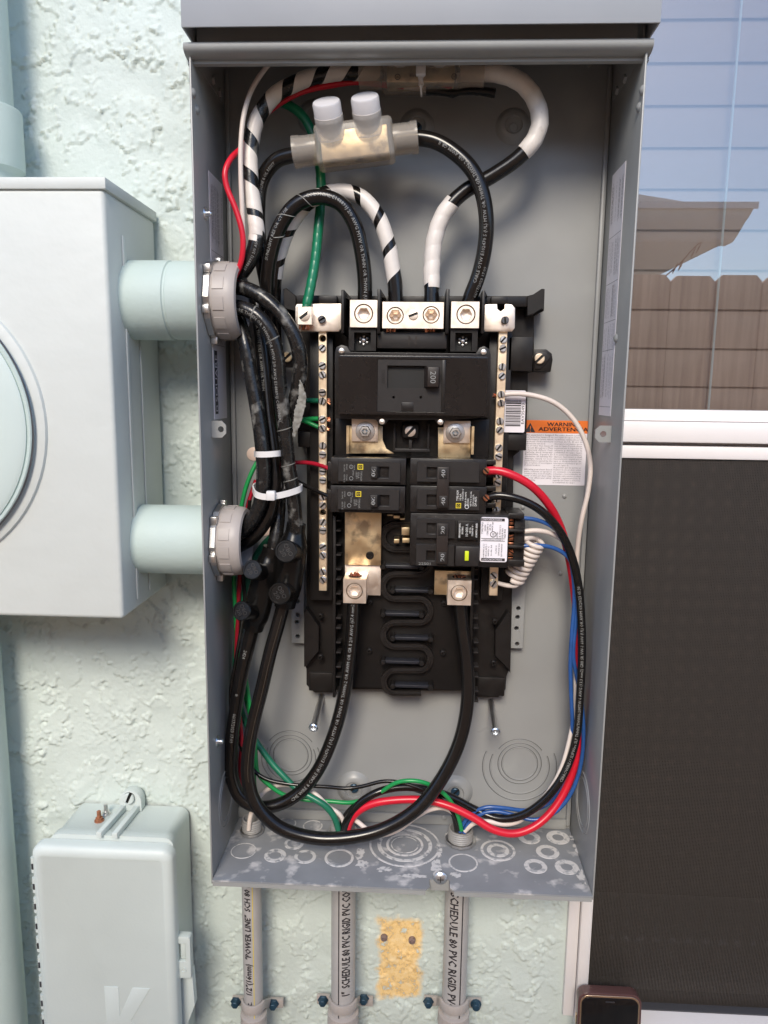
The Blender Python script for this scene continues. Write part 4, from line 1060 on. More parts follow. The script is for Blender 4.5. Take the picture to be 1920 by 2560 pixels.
# single-pole breakers feeding to the side of the main bundle
def single(r, face, slot, tog, label, ltx, togy):
    b = bthing('circuit_breaker', r, label)
    pbox('body', r, YF+.004, -.035, 'brk', b, .0008)
    r0 = (r[0]-8, r[1]+10, r[0]+30, r[3]-8); pbox('terminal_end', r0, YF+.014, -.036, 'brk', b, .0006)
    f = face_with_slot(b, face, slot, YF, YF+.007)
    x0, x1, z0, z1 = prect(*tog, YF-togy)
    g = G(); sk = .003
    g.add([(x0, YF-togy, z0), (x1, YF-togy, z0), (x1, YF-togy, z1), (x0, YF-togy, z1), (x0+.001, YF+.004, z0), (x1+sk, YF+.004, z0), (x1+sk, YF+.004, z1), (x0+.001, YF+.004, z1)], [(0, 1, 2, 3), (4, 5, 1, 0), (5, 6, 2, 1), (6, 7, 3, 2), (7, 4, 0, 3)])
    t = obj('toggle', g, M['brk2'], b, bevel=.0004)
    g = G(); vtext(g, '20', (tog[0]+tog[2])/2-1, (tog[1]+tog[3])/2, YF-togy-.0003, 10.5, -1, 19, bold=.0001); obj('lettering', g, M['wink'], t, recalc=False)
    g1, g2 = G(), G(); cy = face[1]
    yellow_logo(g1, g2, ltx[0], cy+13, YF-.0002, 14, -1); obj('logo', g1, M['yellow'], f, recalc=False)
    g = G(); x = ltx[0]
    vtext(g, 'TYPE HOM', x+2, cy+36, YF-.0002, 5, -1, 24); vtext(g, '10 kA', x-5, cy+34, YF-.0002, 6, -1, 16); vtext(g, '120/240 V', x-10, cy+34, YF-.0002, 3.5, -1, 18)
    vtext(g, 'ISSUE', x-15, cy+15, YF-.0002, 3, -1, 12); vtext(g, 'LISTED', x-18, cy+28, YF-.0002, 3.5, -1, 14)
    c = P(x-23, cy+13, YF-.0002); ring_plane(g, c, (0, -1, 0), 4.4*S(x, cy, YF), w=.00025, h=.0003, n=24)
    c = P(x-23, cy+42, YF-.0002); ring_plane(g, c, (0, -1, 0), 4.4*S(x, cy, YF), w=.00025, h=.0003, n=24)
    vtext(g, 'UL', x-23, cy+13, YF-.0002, 3.5, -1)
    for q, (s_, yy, w_) in enumerate((('SWD HACR', 13, 14), ('40 C AWG', 16, 18), ('CU-AL', 40, 16), ('60/75 C', 42, 20))):
        vtext(g, s_, x-(34 if q % 2 == 0 else 40), cy+yy, YF-.0002, 3.5, -1, w_)
    obj('lettering', g, M['pale_print'], f, recalc=False)
    return b
single((827, 1145, 1015, 1211), (845, 1154, 1001, 1205), (940, 1167, 972, 1195), (927, 1167, 942, 1196), 'single-pole 20 amp breaker just below the main breaker, red wire at its end', (901, 0), .003)
single((826, 1215, 1013, 1282), (844, 1222, 998, 1275), (946, 1238, 973, 1265), (925, 1238, 943, 1267), 'single-pole 20 amp breaker with a black wire, above the bare bus plate', (896, 0), .006)
# two-pole 40 A
def poles(b, faces, slots, togs, tie, num, ytog):
    for f_, s_ in zip(faces, slots): face_with_slot(b, f_, s_, YF, YF+.007)
    pbox('tie_bar', tie, YF-ytog, YF-.0012, 'brown', b, .0006)
    for t in togs:
        o = pbox('toggle', t, YF-ytog-.0008, YF-ytog+.0004, 'brk2', b, .0003)
        g = G(); vtext(g, num, (t[0]+t[2])/2, (t[1]+t[3])/2, YF-ytog-.0011, 10.5, 1, 19, bold=.0001); obj('lettering', g, M['wink'], o, recalc=False)
b40 = bthing('circuit_breaker', (1025, 1147, 1217, 1283), 'two-pole 40 amp breaker with thick red and black wires')
pbox('body', (1025, 1147, 1216, 1214), YF+.004, -.035, 'brk', b40, .0008); pbox('body', (1025, 1215.5, 1216, 1283), YF+.004, -.035, 'brk', b40, .0008)
poles(b40, [(1042, 1154, 1199, 1206), (1042, 1224, 1199, 1275)], [(1067, 1168, 1092, 1195), (1067, 1237, 1092, 1264)], [(1098, 1171, 1118, 1197), (1098, 1240, 1118, 1267)], (1092, 1168, 1122, 1270), '40', .006)
g1 = G(); yellow_logo(g1, None, 1146, 1264, YF-.0002, 13, 1); obj('logo', g1, M['yellow'], b40, recalc=False)
g = G()
for s_, px, w_, h_ in (('TYPE HOM', 1144, 26, 6), ('10 kA', 1151, 18, 5), ('120/240 V', 1157, 30, 3.5), ('ISSUE ES-4075', 1164, 36, 4), ('LISTED', 1170, 20, 4), ('60/75 C CU-AL', 1177, 38, 4), ('SWD HACR', 1183, 30, 3.5), ('DP-4075', 1189, 24, 6)):
    vtext(g, s_, px, 1258-w_/2-(6 if px < 1160 else -8), YF-.0002, h_, 1, w_)
c = P(1167, 1267, YF-.0002); ring_plane(g, c, (0, -1, 0), 4.6*S(1167, 1267, YF), w=.00025, h=.0003, n=24)
obj('lettering', g, M['wink'], b40, recalc=False)
for y0 in (1150, 1182, 1216, 1258): pbox('terminal_fin', (1214, y0, 1240, y0+12), YF+.016, -.036, 'brk', b40, .0005)
for px, py in ((1215, 1177), (1215, 1244)): screw(px, py, YF+.0035, 8, b40, 'copper', .003, rot=-.8, name='terminal_screw')
# two-pole 20 A ground-fault breaker
bg20 = bthing('circuit_breaker', (1025, 1284, 1310, 1417), 'long two-pole 20 amp ground-fault breaker with white label and lime test button')
pbox('body', (1025, 1285, 1272, 1417), YF+.004, -.035, 'brk', bg20, .0008)
for r in ((1270, 1284, 1311, 1297), (1284, 1298, 1311, 1417), (1268, 1324, 1311, 1331), (1268, 1364, 1311, 1371), (1270, 1400, 1311, 1416)): pbox('terminal_fin', r, YF+(.004 if r[0] < 1280 else .012), -.036, 'brk', bg20, .0006)
for y0, y1 in ((1299, 1312), (1316, 1323), (1336, 1352), (1356, 1363), (1373, 1390), (1394, 1399)): pbox('terminal', (1269, y0, 1284, y1), YF+.013, -.045, 'copper', bg20, .0004)
for py in (1303, 1342, 1380): screw(1277, py, YF+.0125, 6.5, bg20, 'copper', .002, name='terminal_screw')
poles(bg20, [(1041, 1297, 1138, 1346), (1040, 1362, 1136, 1415)], [(1067, 1308, 1090, 1335), (1066, 1377, 1088, 1402)], [(1096, 1312, 1118, 1339), (1096, 1381, 1116, 1407)], (1091, 1309, 1120, 1410), '20', .006)
o = pbox('rating_plate', (1143, 1302, 1196, 1350), YF-.0002, YF+.005, 'blk', bg20, .0006)
g = G()
for s_, px, h_, w_ in (('INTERRUPTING', 1149, 4.5, 36), ('RATING', 1156, 4.5, 19), ('10 000 A', 1167, 7, 33), ('60 Hz', 1175, 4.5, 15), ('120/240 V~', 1181, 4.5, 30), ('A NOM. L-I/A/R', 1191, 5, 36)): vtext(g, s_, px, 1326, YF-.0005, h_, 1, w_, bold=.00008)
obj('lettering', g, M['wink'], o, recalc=False)
o = pbox('test_block', (1138, 1366, 1198, 1416), YF-.003, YF+.005, 'brk2', bg20, .0012)
pbox('test_button', (1162, 1378, 1172, 1402), YF-.0045, YF-.0025, 'lime', o, .0004)
x0, x1, z0, z1 = prect(1201, 1294, 1269, 1405, YF+.0015)
g = G(); extr(g, roundrect(x0, x1, z0, z1, .002), [], YF+.0015, YF+.0041); wl_ = obj('rating_label', g, M['paper'], bg20)
YW = YF+.0013
g = G()
for y in (1299.5, 1399): slab(g, 1203, y-3.4, 1262, y+3.4, YW-.0001, YW+.0001)
for s_, px, py, h_, w_ in (('TYPE/TIPO', 1206, 1320, 4.5, 30), ('HGM', 1213, 1320, 4.5, 16), ('120/240 V~', 1219, 1322, 4.5, 34), ('60 Hz', 1225, 1318, 4.5, 16), ('HACR Type', 1231, 1316, 4, 24), ('LISTED', 1243, 1338, 4, 16), ('C.B. W/G.F.C.I.', 1250, 1330, 4, 36), ('ISSUE NO.', 1256, 1332, 4, 26), ('AD-910', 1262, 1334, 5, 22),
                           ('#14-#8 AWG AL/CU', 1209, 1378, 3.5, 38), ('12-8mm2 60/75 C', 1215, 1378, 3.5, 38), ('60/75 C', 1221, 1378, 3.5, 26), ('in-lb 36', 1228, 1376, 3.5, 28), ('CLASS A', 1240, 1374, 3.5, 22), ('LEAKAGE 5mA', 1247, 1374, 3.5, 32), ('TEST MONTHLY', 1254, 1376, 3.5, 34)):
    vtext(g, s_, px, py, YW, h_, 1, w_)
c = P(1233, 1336, YW); ring_plane(g, c, (0, -1, 0), 7*S(1233, 1336, YW), w=.0003, h=.0002, n=28); vtext(g, 'UL', 1233, 1336, YW, 6, 1)
slab(g, 1203, 1346, 1262, 1347, YW-.0001, YW+.0001); slab(g, 1203, 1352, 1262, 1353, YW-.0001, YW+.0001); htext(g, 'LOAD/CARGA/CHARGE N', 1232, 1349.5, YW, 3, 50)
obj('lettering', g, M['ink'], wl_, recalc=False)
g = G()
for y in (1299.5, 1399): htext(g, 'LOAD/CARGA/CHARGE', 1230, y, YW-.0002, 4.2, 50)
obj('lettering', g, M['paper'], wl_, recalc=False)
g = G(); htext(g, '22501', 1061, 1409, YF-.0002, 7, 30); obj('lettering', g, M['pale_print'], bg20, recalc=False)

# barcode sticker on the tray
x0, x1, z0, z1 = prect(1259, 976, 1313, 1081, -.0352)
st = thing('barcode_sticker', ((x0+x1)/2, -.0352, z0), 'white barcode sticker numbered EAV35493 beside a neutral bar', 'sticker')
g = G(); extr(g, roundrect(x0, x1, z0, z1, .0015), [], -.0354, -.0342); obj('paper', g, M['paper'], st)
g = G(); z = z0+.006; r_ = np.random.default_rng(3)
while z < z1-.009:
    h = r_.choice([.0004, .0007, .0011]); xx = x0+(x1-x0)*(.10 if z < z0+.03 else .08); g.add([(xx, -.0356, z), (x0+(x1-x0)*.80, -.0356, z), (x0+(x1-x0)*.80, -.0356, z+h), (xx, -.0356, z+h)], [(0, 1, 2, 3)]); z += h+r_.choice([.0004, .0006, .001])
put_text(g, 'EAV35493', (x0+(x1-x0)*.89, -.0356, z0+.018), EZ, -EX, .004, 'C', .020)
obj('bars', g, M['ink'], st, recalc=False)

# ================================================================== CABLES AND WIRES
def cpath(pts, step=.0025):
    return Path([P(a, b, c/1000.0) for a, b, c in pts], step)
def cable(name, pts, r, m, label, cat='cable', group=None, n=20, wob=0.0, step=.0025):
    p = cpath(pts, step)
    t = thing(name, p.c[0], label, cat, group)
    g = G(); tube(g, p, r, n, wob); obj('jacket', g, M[m], t, ang=60, recalc=False)
    return t, p
def wire(pts, r, m, label, name='wire', group=None, twist=False):
    p = cpath(pts, .003)
    g = G(); tube(g, p, r, 12)
    return tag(obj(name, g, M[m], ang=60, recalc=False), label, 'wire', group), p
def prints(t, p, items, r, m='pale_print'):
    for s_, frac, size, ang, flip in items:
        g = G(); wrap_text(g, p, s_, frac*p.len, size, r, ang, flip); obj('lettering', g, M[m], t, recalc=False)
R2 = .0068
# striped neutral feed up into the upper splice
t1, p1 = cable('power_cable', [(585, 700, -58), (606, 680, -62), (630, 640, -66), (642, 590, -66), (635, 520, -64), (626, 440, -62), (628, 360, -60), (645, 295, -58), (685, 240, -56), (745, 205, -55), (820, 184, -54), (900, 180, -54), (960, 180, -54)], R2, 'worn',
             'thick cable spiralled in white tape with black stripes, rising to the upper splice')
g = G(); tape(g, p1, R2, p1.len*.17, p1.len*.99, .031, .0188, hand=-1, ph=1.0); obj('white_tape', g, M['wtape'], t1, recalc=False, ang=60)
g = G(); tape(g, p1, R2-.0001, p1.len*.15, p1.len*.30, .016, .010, hand=-1, ph=.3, th=.0005); obj('torn_tape', g, M['wtape'], t1, recalc=False, ang=60)
prints(t1, p1, [('E148891J 2/0 AWG MTW OR', .06, .0036, .3, False)], R2)
# neutral from the upper splice down to the neutral lug
t2, p2 = cable('power_cable', [(1140, 181, -54), (1190, 180, -54), (1250, 184, -55), (1305, 208, -56), (1340, 255, -57), (1350, 305, -58), (1335, 350, -58), (1295, 395, -56), (1230, 440, -53), (1160, 480, -50), (1112, 530, -50), (1088, 590, -50), (1080, 660, -51), (1079, 720, -53), (1079, 758, -54)], R2, 'cable',
             'black cable white-taped at both ends, from the upper splice to the double lug')
L2 = p2.len
g = G(); tape(g, p2, R2, L2*.0, L2*.43, .0135, .019, hand=1, ph=.4, th=.0008); obj('white_tape', g, M['wtape'], t2, recalc=False, ang=60)
g = G(); tape(g, p2, R2, L2*.68, L2*.955, .0135, .019, hand=1, ph=.4, th=.0008); obj('white_tape', g, M['wtape'], t2, recalc=False, ang=60)
# phase through the lower clear splice
t3, p3 = cable('power_cable', [(668, 720, -42), (650, 620, -44), (645, 520, -46), (655, 450, -48), (690, 402, -54), (735, 387, -58), (780, 383, -60)], R2, 'cable', 'black cable curving from the white striped cable into the lower clear splice')
prints(t3, p3, [('GASOLINE & OIL RESIST', .52, .0036, .4, False)], R2)
t4, p4 = cable('power_cable', [(990, 352, -60), (1035, 345, -60), (1085, 352, -62), (1135, 380, -64), (1180, 425, -66), (1205, 480, -67), (1216, 550, -66), (1212, 620, -63), (1196, 690, -58), (1176, 742, -55), (1170, 762, -54)], R2, 'cable', 'black printed cable arching from the lower clear splice to a main lug')
prints(t4, p4, [('CABLE OTW E102470 S (UL) MTW OR THHN OR THWN-2 OR AWM GR II', .90, .0042, .25, True), ('06/17/2023 17:09', .96, .0040, -.55, True)], R2)
# phase loop and striped loop onto the first lugs
t5, p5 = cable('power_cable', [(690, 900, -38), (672, 800, -42), (668, 720, -50), (676, 640, -58), (700, 566, -62), (740, 512, -64), (795, 492, -64), (850, 508, -63), (886, 560, -61), (904, 630, -58), (912, 700, -55), (912, 756, -54)], R2, 'cable', 'black cable looping over the striped one with COLONIAL print, into a main lug')
prints(t5, p5, [('COLONIAL E148891J 2/0 AWG MTW OR THHN OR THWN (UL) OR', .565, .0044, -.15, False), ('SUNLIGHT RES OR CT USE', .33, .0040, -.25, False)], R2)
g = G(); tape(g, p5, R2-.0001, p5.len*.40, p5.len*.58, .022, .0009, hand=1, th=.0004); obj('nylon_ridge', g, M['film'], t5, recalc=False)
t6, p6 = cable('power_cable', [(690, 900, -24), (684, 760, -34), (692, 660, -42), (722, 570, -47), (772, 505, -48), (832, 480, -48), (888, 485, -50), (935, 525, -52), (965, 590, -53), (980, 660, -54), (988, 720, -54), (989, 760, -54)], R2, 'cable', 'cable with narrow black spiral stripes on white tape, looping behind the printed one')
g = G(); tape(g, p6, R2, p6.len*.25, p6.len*.955, .0285, .0215, hand=1, ph=.6); obj('white_tape', g, M['wtape'], t6, recalc=False, ang=60)
# bundle running down from the upper bushing
t7, p7 = cable('power_cable', [(575, 716, -66), (615, 722, -70), (660, 746, -74), (706, 790, -76), (738, 845, -76), (751, 905, -74), (745, 970, -68), (728, 1040, -58), (708, 1110, -48), (697, 1200, -44), (697, 1275, -46), (690, 1340, -52), (680, 1395, -56)], R2, 'worn', 'outermost scuffed black cable from the upper bushing, its nylon skin torn', wob=.04)
# hanging shred of nylon
g = G(); v = []
sp_ = Path([P(750, 950, -.086), P(756, 990, -.084), P(748, 1030, -.082), P(741, 1060, -.080), P(734, 1092, -.078)], .0015); n_ = len(sp_.c)
for i in range(n_):
    w_ = .0048*math.sin(math.pi*min(1, (i+1)/n_*.96))+.0006; z_ = .0007*math.sin(i*.9)
    for j in range(5): v.append(sp_.c[i]+np.array([w_*(j/4-.5)*2*.8+RNG.normal()*.0003, z_*math.sin(j*1.7)+RNG.normal()*.0004, RNG.normal()*.0003]))
g.add(v, [(i*5+j, i*5+j+1, (i+1)*5+j+1, (i+1)*5+j) for i in range(n_-1) for j in range(4)]); obj('torn_shred', g, M['film'], t7, recalc=False, ang=180)
t8, p8 = cable('power_cable', [(575, 765, -72), (610, 772, -76), (646, 792, -78), (676, 832, -78), (693, 890, -76), (699, 960, -74), (707, 1030, -72), (715, 1100, -70), (722, 1165, -68), (732, 1230, -66), (738, 1290, -64), (740, 1340, -62)], R2, 'worn', 'scuffed black cable printed COLONIAL running from the upper bushing to the larger tap')
prints(t8, p8, [('BORE THREN OR THWN OR MTW 2/0 AWG E148891J COLONIAL', .03, .0042, .35, False)], R2)
g = G()
for f_ in (.10, .22, .56, .70, .76):
    tape(g, p8, R2, p8.len*f_, p8.len*f_+.0075, .0075, .0011, hand=1, th=.0006, ph=-1.4)
obj('nylon_ridge', g, M['film'], t8, recalc=False)
t9, p9 = cable('power_cable', [(588, 770, -50), (600, 810, -60), (614, 860, -66), (624, 920, -68), (637, 990, -70), (650, 1070, -72), (657, 1140, -74), (658, 1205, -75), (648, 1265, -74), (622, 1312, -70), (588, 1340, -64), (560, 1352, -60)], R2, 'worn', 'black cable sweeping down from the upper bushing into the lower bushing')
prints(t9, p9, [('06/20/2023', .60, .0036, .9, False)], R2)
t10, p10 = cable('power_cable', [(640, 740, -34), (652, 830, -40), (662, 930, -44), (672, 1040, -50), (684, 1140, -56), (686, 1220, -60), (670, 1290, -62), (635, 1340, -60), (595, 1366, -56), (560, 1376, -52)], R2, 'cable', 'half-hidden black cable tucked behind the bundle, bending into the lower bushing')
prints(t10, p10, [('GR THWN (UL) OR AWM OR THHN', .10, .0040, .2, False)], R2)
# insulated taps
def tap(label, top, bot, ports, yb_, rb, capr):
    a, b = P(*top, yb_), P(*bot, yb_)
    t = thing('insulated_tap', b, label, 'cable connector')
    p = Path([a, a*.7+b*.3, a*.3+b*.7, b], .002); u = np.linspace(0, 1, len(p.c))
    prof = np.interp(u, [0, .10, .16, .24, .76, .86, .93, 1], [.0092, .0096, .0115, 1.0*rb, 1.0*rb, .0125, .0108, .0102])
    g = G(); tube(g, p, prof, 24, .01); obj('body', g, M['btape'], t, ang=60)
    for (px, py), (bx, by) in ports:
        c = P(px, py, yb_-.032); q = P(bx, by, yb_); ax = c-q; L_ = np.linalg.norm(ax); ax /= L_; r = capr
        g = G(); lathe(g, q, ax, [(r*1.02, 0), (r*.98, L_-.006), (r*1.07, L_-.005), (r*1.07, L_-.001), (r*.98, L_), (r*.86, L_), (r*.84, L_-.0012), (0, L_-.0012)], 30); pt = obj('port', g, M['btape'], t)
        g = G(); e1 = np.cross((0, 0, 1), ax); e1 /= np.linalg.norm(e1); e1 = -e1 if e1[0] < 0 else e1; e2 = np.cross(ax, e1); e2 = -e2 if e2[2] < 0 else e2
        o_ = q+ax*(L_-.0009); cs, sn = math.cos(-1.0), math.sin(-1.0); f1 = e1*cs+e2*sn; f2 = -e1*sn+e2*cs
        put_text(g, 'OBO', o_+f2*r*.28, f1, f2, r*.6, 'C'); put_text(g, '2/0', o_-f2*r*.30, f1, f2, r*.6, 'C'); obj('lettering', g, M['brk2'], pt, recalc=False)
    return t
tap('larger shiny black insulated tap beside the interior, two round caps', (741, 1308), (712, 1516), [((714, 1378), (737, 1382)), ((698, 1484), (722, 1480))], -.060, .0140, .0100)
tap('smaller dull black insulated tap closer to the box side, two round caps', (682, 1368), (632, 1572), [((630, 1424), (660, 1432)), ((603, 1527), (640, 1530))], -.056, .0130, .0088)
# feeders to the lower lugs
t11, p11 = cable('power_cable', [(634, 1560, -56), (622, 1610, -56), (603, 1690, -55), (587, 1790, -54), (578, 1880, -54), (580, 1945, -55), (603, 1995, -57), (650, 2018, -58), (700, 2010, -57), (750, 1980, -55), (795, 1925, -53), (833, 1840, -51), (858, 1750, -50), (874, 1650, -50), (882, 1570, -50), (885, 1500, -50)], R2, 'cable', 'black printed feeder from the smaller tap curving round to the lug under the bus plate')
prints(t11, p11, [('CME WIRE & CABLE (R10) E102470 S (UL) MTW OR THHN OR THWN-2 OR AWM OR GR II 2/0 AWG (67.4 mm2)', .525, .0046, -.1, False), ('2424', .055, .0046, .1, False), ('ft', .155, .0042, 0, False), ('06/17/2023 17:09', .20, .0046, -.1, False)], R2)
t12, p12 = cable('power_cable', [(710, 1505, -60), (697, 1555, -62), (676, 1630, -66), (654, 1725, -70), (634, 1805, -72), (621, 1880, -74), (620, 1945, -76), (640, 2010, -78), (695, 2066, -80), (780, 2094, -80), (870, 2094, -79), (960, 2072, -76), (1045, 2020, -71), (1108, 1940, -65), (1150, 1850, -60), (1169, 1750, -56), (1167, 1650, -52), (1156, 1570, -50), (1150, 1506, -50)], R2, 'cable', 'long plain black feeder swooping from the larger tap across the bottom')
g = G(); wr_ = p12.at(np.linspace(.02, .30, 60)*p12.len); 
v = []
for i in range(60):
    for a_ in (-.29, -.25): v.append(wr_[0][i]+(R2+.0001)*(math.cos(a_)*wr_[2][i]+math.sin(a_)*wr_[3][i]))
g.add(v, [(2*i, 2*i+1, 2*i+3, 2*i+2) for i in range(59)]); obj('mould_line', g, M['mline'], t12, recalc=False)
# green ground
t13, p13 = cable('ground_cable', [(690, 252, -34), (720, 262, -36), (757, 290, -38), (785, 345, -38), (798, 410, -38), (803, 470, -40), (797, 560, -44), (788, 650, -48), (776, 720, -52), (764, 775, -55)], .0043, 'green', 'green taped ground cable dropping into the small square lug', n=16)
g = G(); tape(g, p13, .0043, p13.len*.4, p13.len*.98, .0085, .0086, hand=-1, th=.0003); obj('green_tape', g, M['green'], t13, recalc=False, ang=60)
# small wires, upper part
wire([(560, 745, -64), (584, 698, -70), (603, 655, -74), (607, 590, -76), (590, 525, -76), (566, 465, -76), (562, 430, -76), (578, 395, -70), (606, 368, -60), (650, 300, -46), (700, 258, -44), (760, 228, -46), (830, 213, -46), (890, 205, -46), (960, 212, -48), (1040, 218, -50), (1130, 226, -52)], .0026, 'red', 'thin red wire bowing out from the upper bushing to the upper splice')
wire([(690, 142, -58), (668, 165, -60), (630, 222, -66), (610, 285, -72), (602, 360, -74), (602, 440, -74), (606, 540, -72), (607, 640, -68), (592, 700, -62)], .0022, 'white', 'thin cream wire running straight up beside the striped cable')
wire([(1010, 218, -50), (1060, 222, -51), (1075, 228, -52)], .0022, 'white', 'short cream wire end taped under the upper splice')
t_, p_ = cable('taped_end', [(1066, 226, -52), (1100, 228, -53), (1130, 234, -54), (1160, 229, -55), (1200, 228, -55), (1238, 233, -55)], .0042, 'btape', 'crumpled black taped wire end lying below the upper splice', 'wire end', n=12, wob=.25)
wire([(735, 1157, -40), (760, 1156, -42), (790, 1160, -46), (815, 1168, -52), (836, 1177, -56)], .0021, 'dred', 'short dark red wire entering the breaker below the main breaker')
wire([(745, 1205, -40), (775, 1220, -44), (805, 1233, -50), (834, 1246, -56)], .0021, 'cable', 'short black wire entering the breaker above the bare bus plate')
wire([(700, 1000, -30), (745, 1004, -36), (775, 1001, -40), (797, 1002, -43)], .0024, 'teal', 'short dark green wire clamped highest on the neutral bar')
wire([(690, 1080, -30), (730, 1058, -36), (765, 1048, -40), (797, 1047, -43)], .0023, 'green2', 'short green wire arching to the neutral bar, upper of a pair')
wire([(700, 1035, -30), (740, 1046, -38), (770, 1056, -42), (796, 1068, -44)], .0021, 'green2', 'short bright green wire slanting down to the neutral bar, lower of a pair')
for px, py in ((822, 1003), (822, 1047), (820, 1070), (1236, 990)):
    g = G(); c = P(px, py, -.043)
    for i in range(9):
        d_ = np.array([1 if px < 1000 else -1, random.uniform(-.5, .5), random.uniform(-.6, .6)])
        lathe(g, c+np.array([-.003 if px < 1000 else .003, 0, random.uniform(-.0015, .0015)]), d_, [(.0005, 0), (.0005, random.uniform(.003, .005)), (0, .0052)], 6)
    tag(obj('copper_strand', g, M['copper'], nL if px < 1000 else nR))
# greens and reds going down the near side
wire([(720, 1080, -28), (672, 1120, -30), (640, 1160, -34), (616, 1215, -38), (602, 1275, -38), (592, 1350, -34), (585, 1440, -32), (588, 1520, -32), (592, 1600, -32), (600, 1680, -32), (618, 1760, -34), (636, 1830, -38), (640, 1900, -42), (645, 1935, -44), (672, 1962, -46), (712, 1988, -46), (770, 2000, -46), (821, 2003, -46), (882, 2006, -48), (942, 1986, -52), (987, 1958, -56), (1013, 1952, -58), (1052, 1954, -58), (1094, 1972, -56), (1126, 2002, -54), (1146, 2042, -52), (1154, 2076, -52)], .0022, 'green2', 'bright green wire running down the side and across the bottom to a far conduit')
wire([(690, 1330, -24), (645, 1380, -26), (616, 1460, -26), (600, 1540, -26), (590, 1620, -26), (590, 1700, -28), (603, 1775, -30), (625, 1828, -34), (650, 1868, -38), (680, 1908, -42), (707, 1938, -46), (742, 1972, -50), (784, 1996, -54), (815, 2016, -56), (836, 2043, -56), (846, 2074, -54)], .0033, 'teal', 'thicker dark green wire slanting across the bottom into the middle conduit')
wire([(700, 1420, -22), (650, 1480, -24), (622, 1560, -28), (608, 1640, -34), (618, 1720, -38), (628, 1790, -40), (634, 1860, -42), (636, 1960, -40), (640, 2010, -34)], .0022, 'green2', 'bright green wire hidden behind the two thick feeders')
wire([(640, 1200, -30), (618, 1270, -32), (604, 1370, -30), (598, 1470, -30), (592, 1600, -34), (590, 1700, -36), (598, 1780, -40), (604, 1850, -40), (600, 1920, -34), (610, 2000, -30)], .0022, 'dred', 'dark red wire glimpsed between the two thick feeders')
wire([(625, 1250, -34), (605, 1400, -30), (612, 1500, -30), (605, 1560, -38), (588, 1660, -50), (576, 1740, -52), (590, 1830, -40), (620, 1905, -42), (640, 1932, -48), (672, 1950, -50), (722, 1960, -50), (760, 1964, -50), (817, 1967, -48), (866, 1971, -46), (905, 1966, -46), (960, 1953, -46), (1010, 1958, -48), (1070, 1980, -50), (1115, 2010, -50), (1140, 2046, -50), (1148, 2076, -50)], .0020, 'cable', 'thin glossy black wire crossing behind the feeders into a far conduit')
# right hand bundle
wire([(1212, 1178, -66), (1240, 1176, -68), (1282, 1188, -70), (1330, 1216, -68), (1372, 1262, -60), (1402, 1320, -50), (1424, 1400, -44), (1438, 1500, -42), (1445, 1600, -42), (1448, 1720, -42), (1448, 1830, -44), (1440, 1900, -46), (1418, 1965, -50), (1386, 2020, -56), (1340, 2064, -62), (1286, 2084, -66), (1233, 2074, -66), (1180, 2042, -62), (1120, 2014, -58), (1060, 2000, -54), (980, 2001, -54), (930, 2010, -54), (893, 2030, -54), (872, 2060, -52), (866, 2085, -52)], .0040, 'red', 'thick red wire from the 40 amp breaker sweeping round the bottom to the middle conduit')
t14, p14 = cable('wire', [(1212, 1246, -62), (1240, 1239, -64), (1290, 1246, -66), (1340, 1268, -66), (1388, 1312, -62), (1424, 1376, -58), (1444, 1450, -56), (1453, 1540, -56), (1455, 1640, -56), (1450, 1740, -56), (1443, 1830, -57), (1425, 1900, -58), (1395, 1960, -60), (1350, 2010, -60), (1300, 2040, -58), (1245, 2046, -54), (1190, 2025, -48), (1130, 1994, -46), (1070, 1974, -46), (1000, 1968, -48), (940, 1982, -52), (895, 2012, -54), (868, 2050, -54), (856, 2085, -54)], .0040, 'cable', 'black wire printed CERROWIRE from the 40 amp breaker down the bundle', 'wire', n=16)
prints(t14, p14, [('CERROWIRE-U SLIPWire SLP THHN/THWN-2/MTW 6 AWG (13,3 mm2) GRII SR VW-1 600V (UL) OR AWM 03/20/23 05:30', .56, .0039, .2, True)], .0040)
wire([(1300, 1296, -62), (1330, 1297, -62), (1380, 1316, -60), (1414, 1356, -56), (1432, 1430, -52), (1436, 1500, -50), (1430, 1580, -50), (1426, 1660, -50), (1428, 1740, -50), (1431, 1810, -50), (1428, 1870, -48), (1408, 1960, -46), (1370, 2010, -46), (1320, 2026, -48), (1260, 2020, -50), (1214, 2018, -50), (1180, 2034, -50), (1158, 2060, -50), (1150, 2080, -50)], .0021, 'blue', 'blue wire from the upper terminal of the ground-fault breaker')
wire([(1300, 1366, -58), (1340, 1363, -58), (1390, 1372, -56), (1426, 1400, -54), (1440, 1470, -52), (1441, 1540, -50), (1434, 1610, -50), (1434, 1650, -50), (1444, 1700, -48), (1454, 1760, -50), (1459, 1830, -52), (1454, 1900, -52), (1440, 1955, -54), (1415, 2003, -56), (1378, 2037, -58), (1333, 2050, -58), (1286, 2038, -54), (1233, 2028, -52), (1190, 2041, -52), (1168, 2064, -52), (1160, 2082, -52)], .0021, 'blue', 'blue wire from the lower terminal of the ground-fault breaker')
wire([(1254, 987, -43), (1285, 984, -44), (1330, 988, -44), (1385, 1006, -44), (1430, 1044, -44), (1462, 1100, -44), (1476, 1160, -44), (1470, 1230, -44), (1454, 1300, -42), (1444, 1370, -36), (1440, 1460, -34), (1442, 1560, -36), (1440, 1680, -42), (1438, 1770, -46), (1424, 1850, -50), (1404, 1920, -54), (1374, 1976, -54), (1330, 2024, -50), (1300, 2052, -52), (1260, 2061, -56), (1219, 2053, -56), (1184, 2058, -54), (1162, 2078, -52)], .0024, 'white', 'cream wire arching from the neutral bar over the warning label down the bundle')
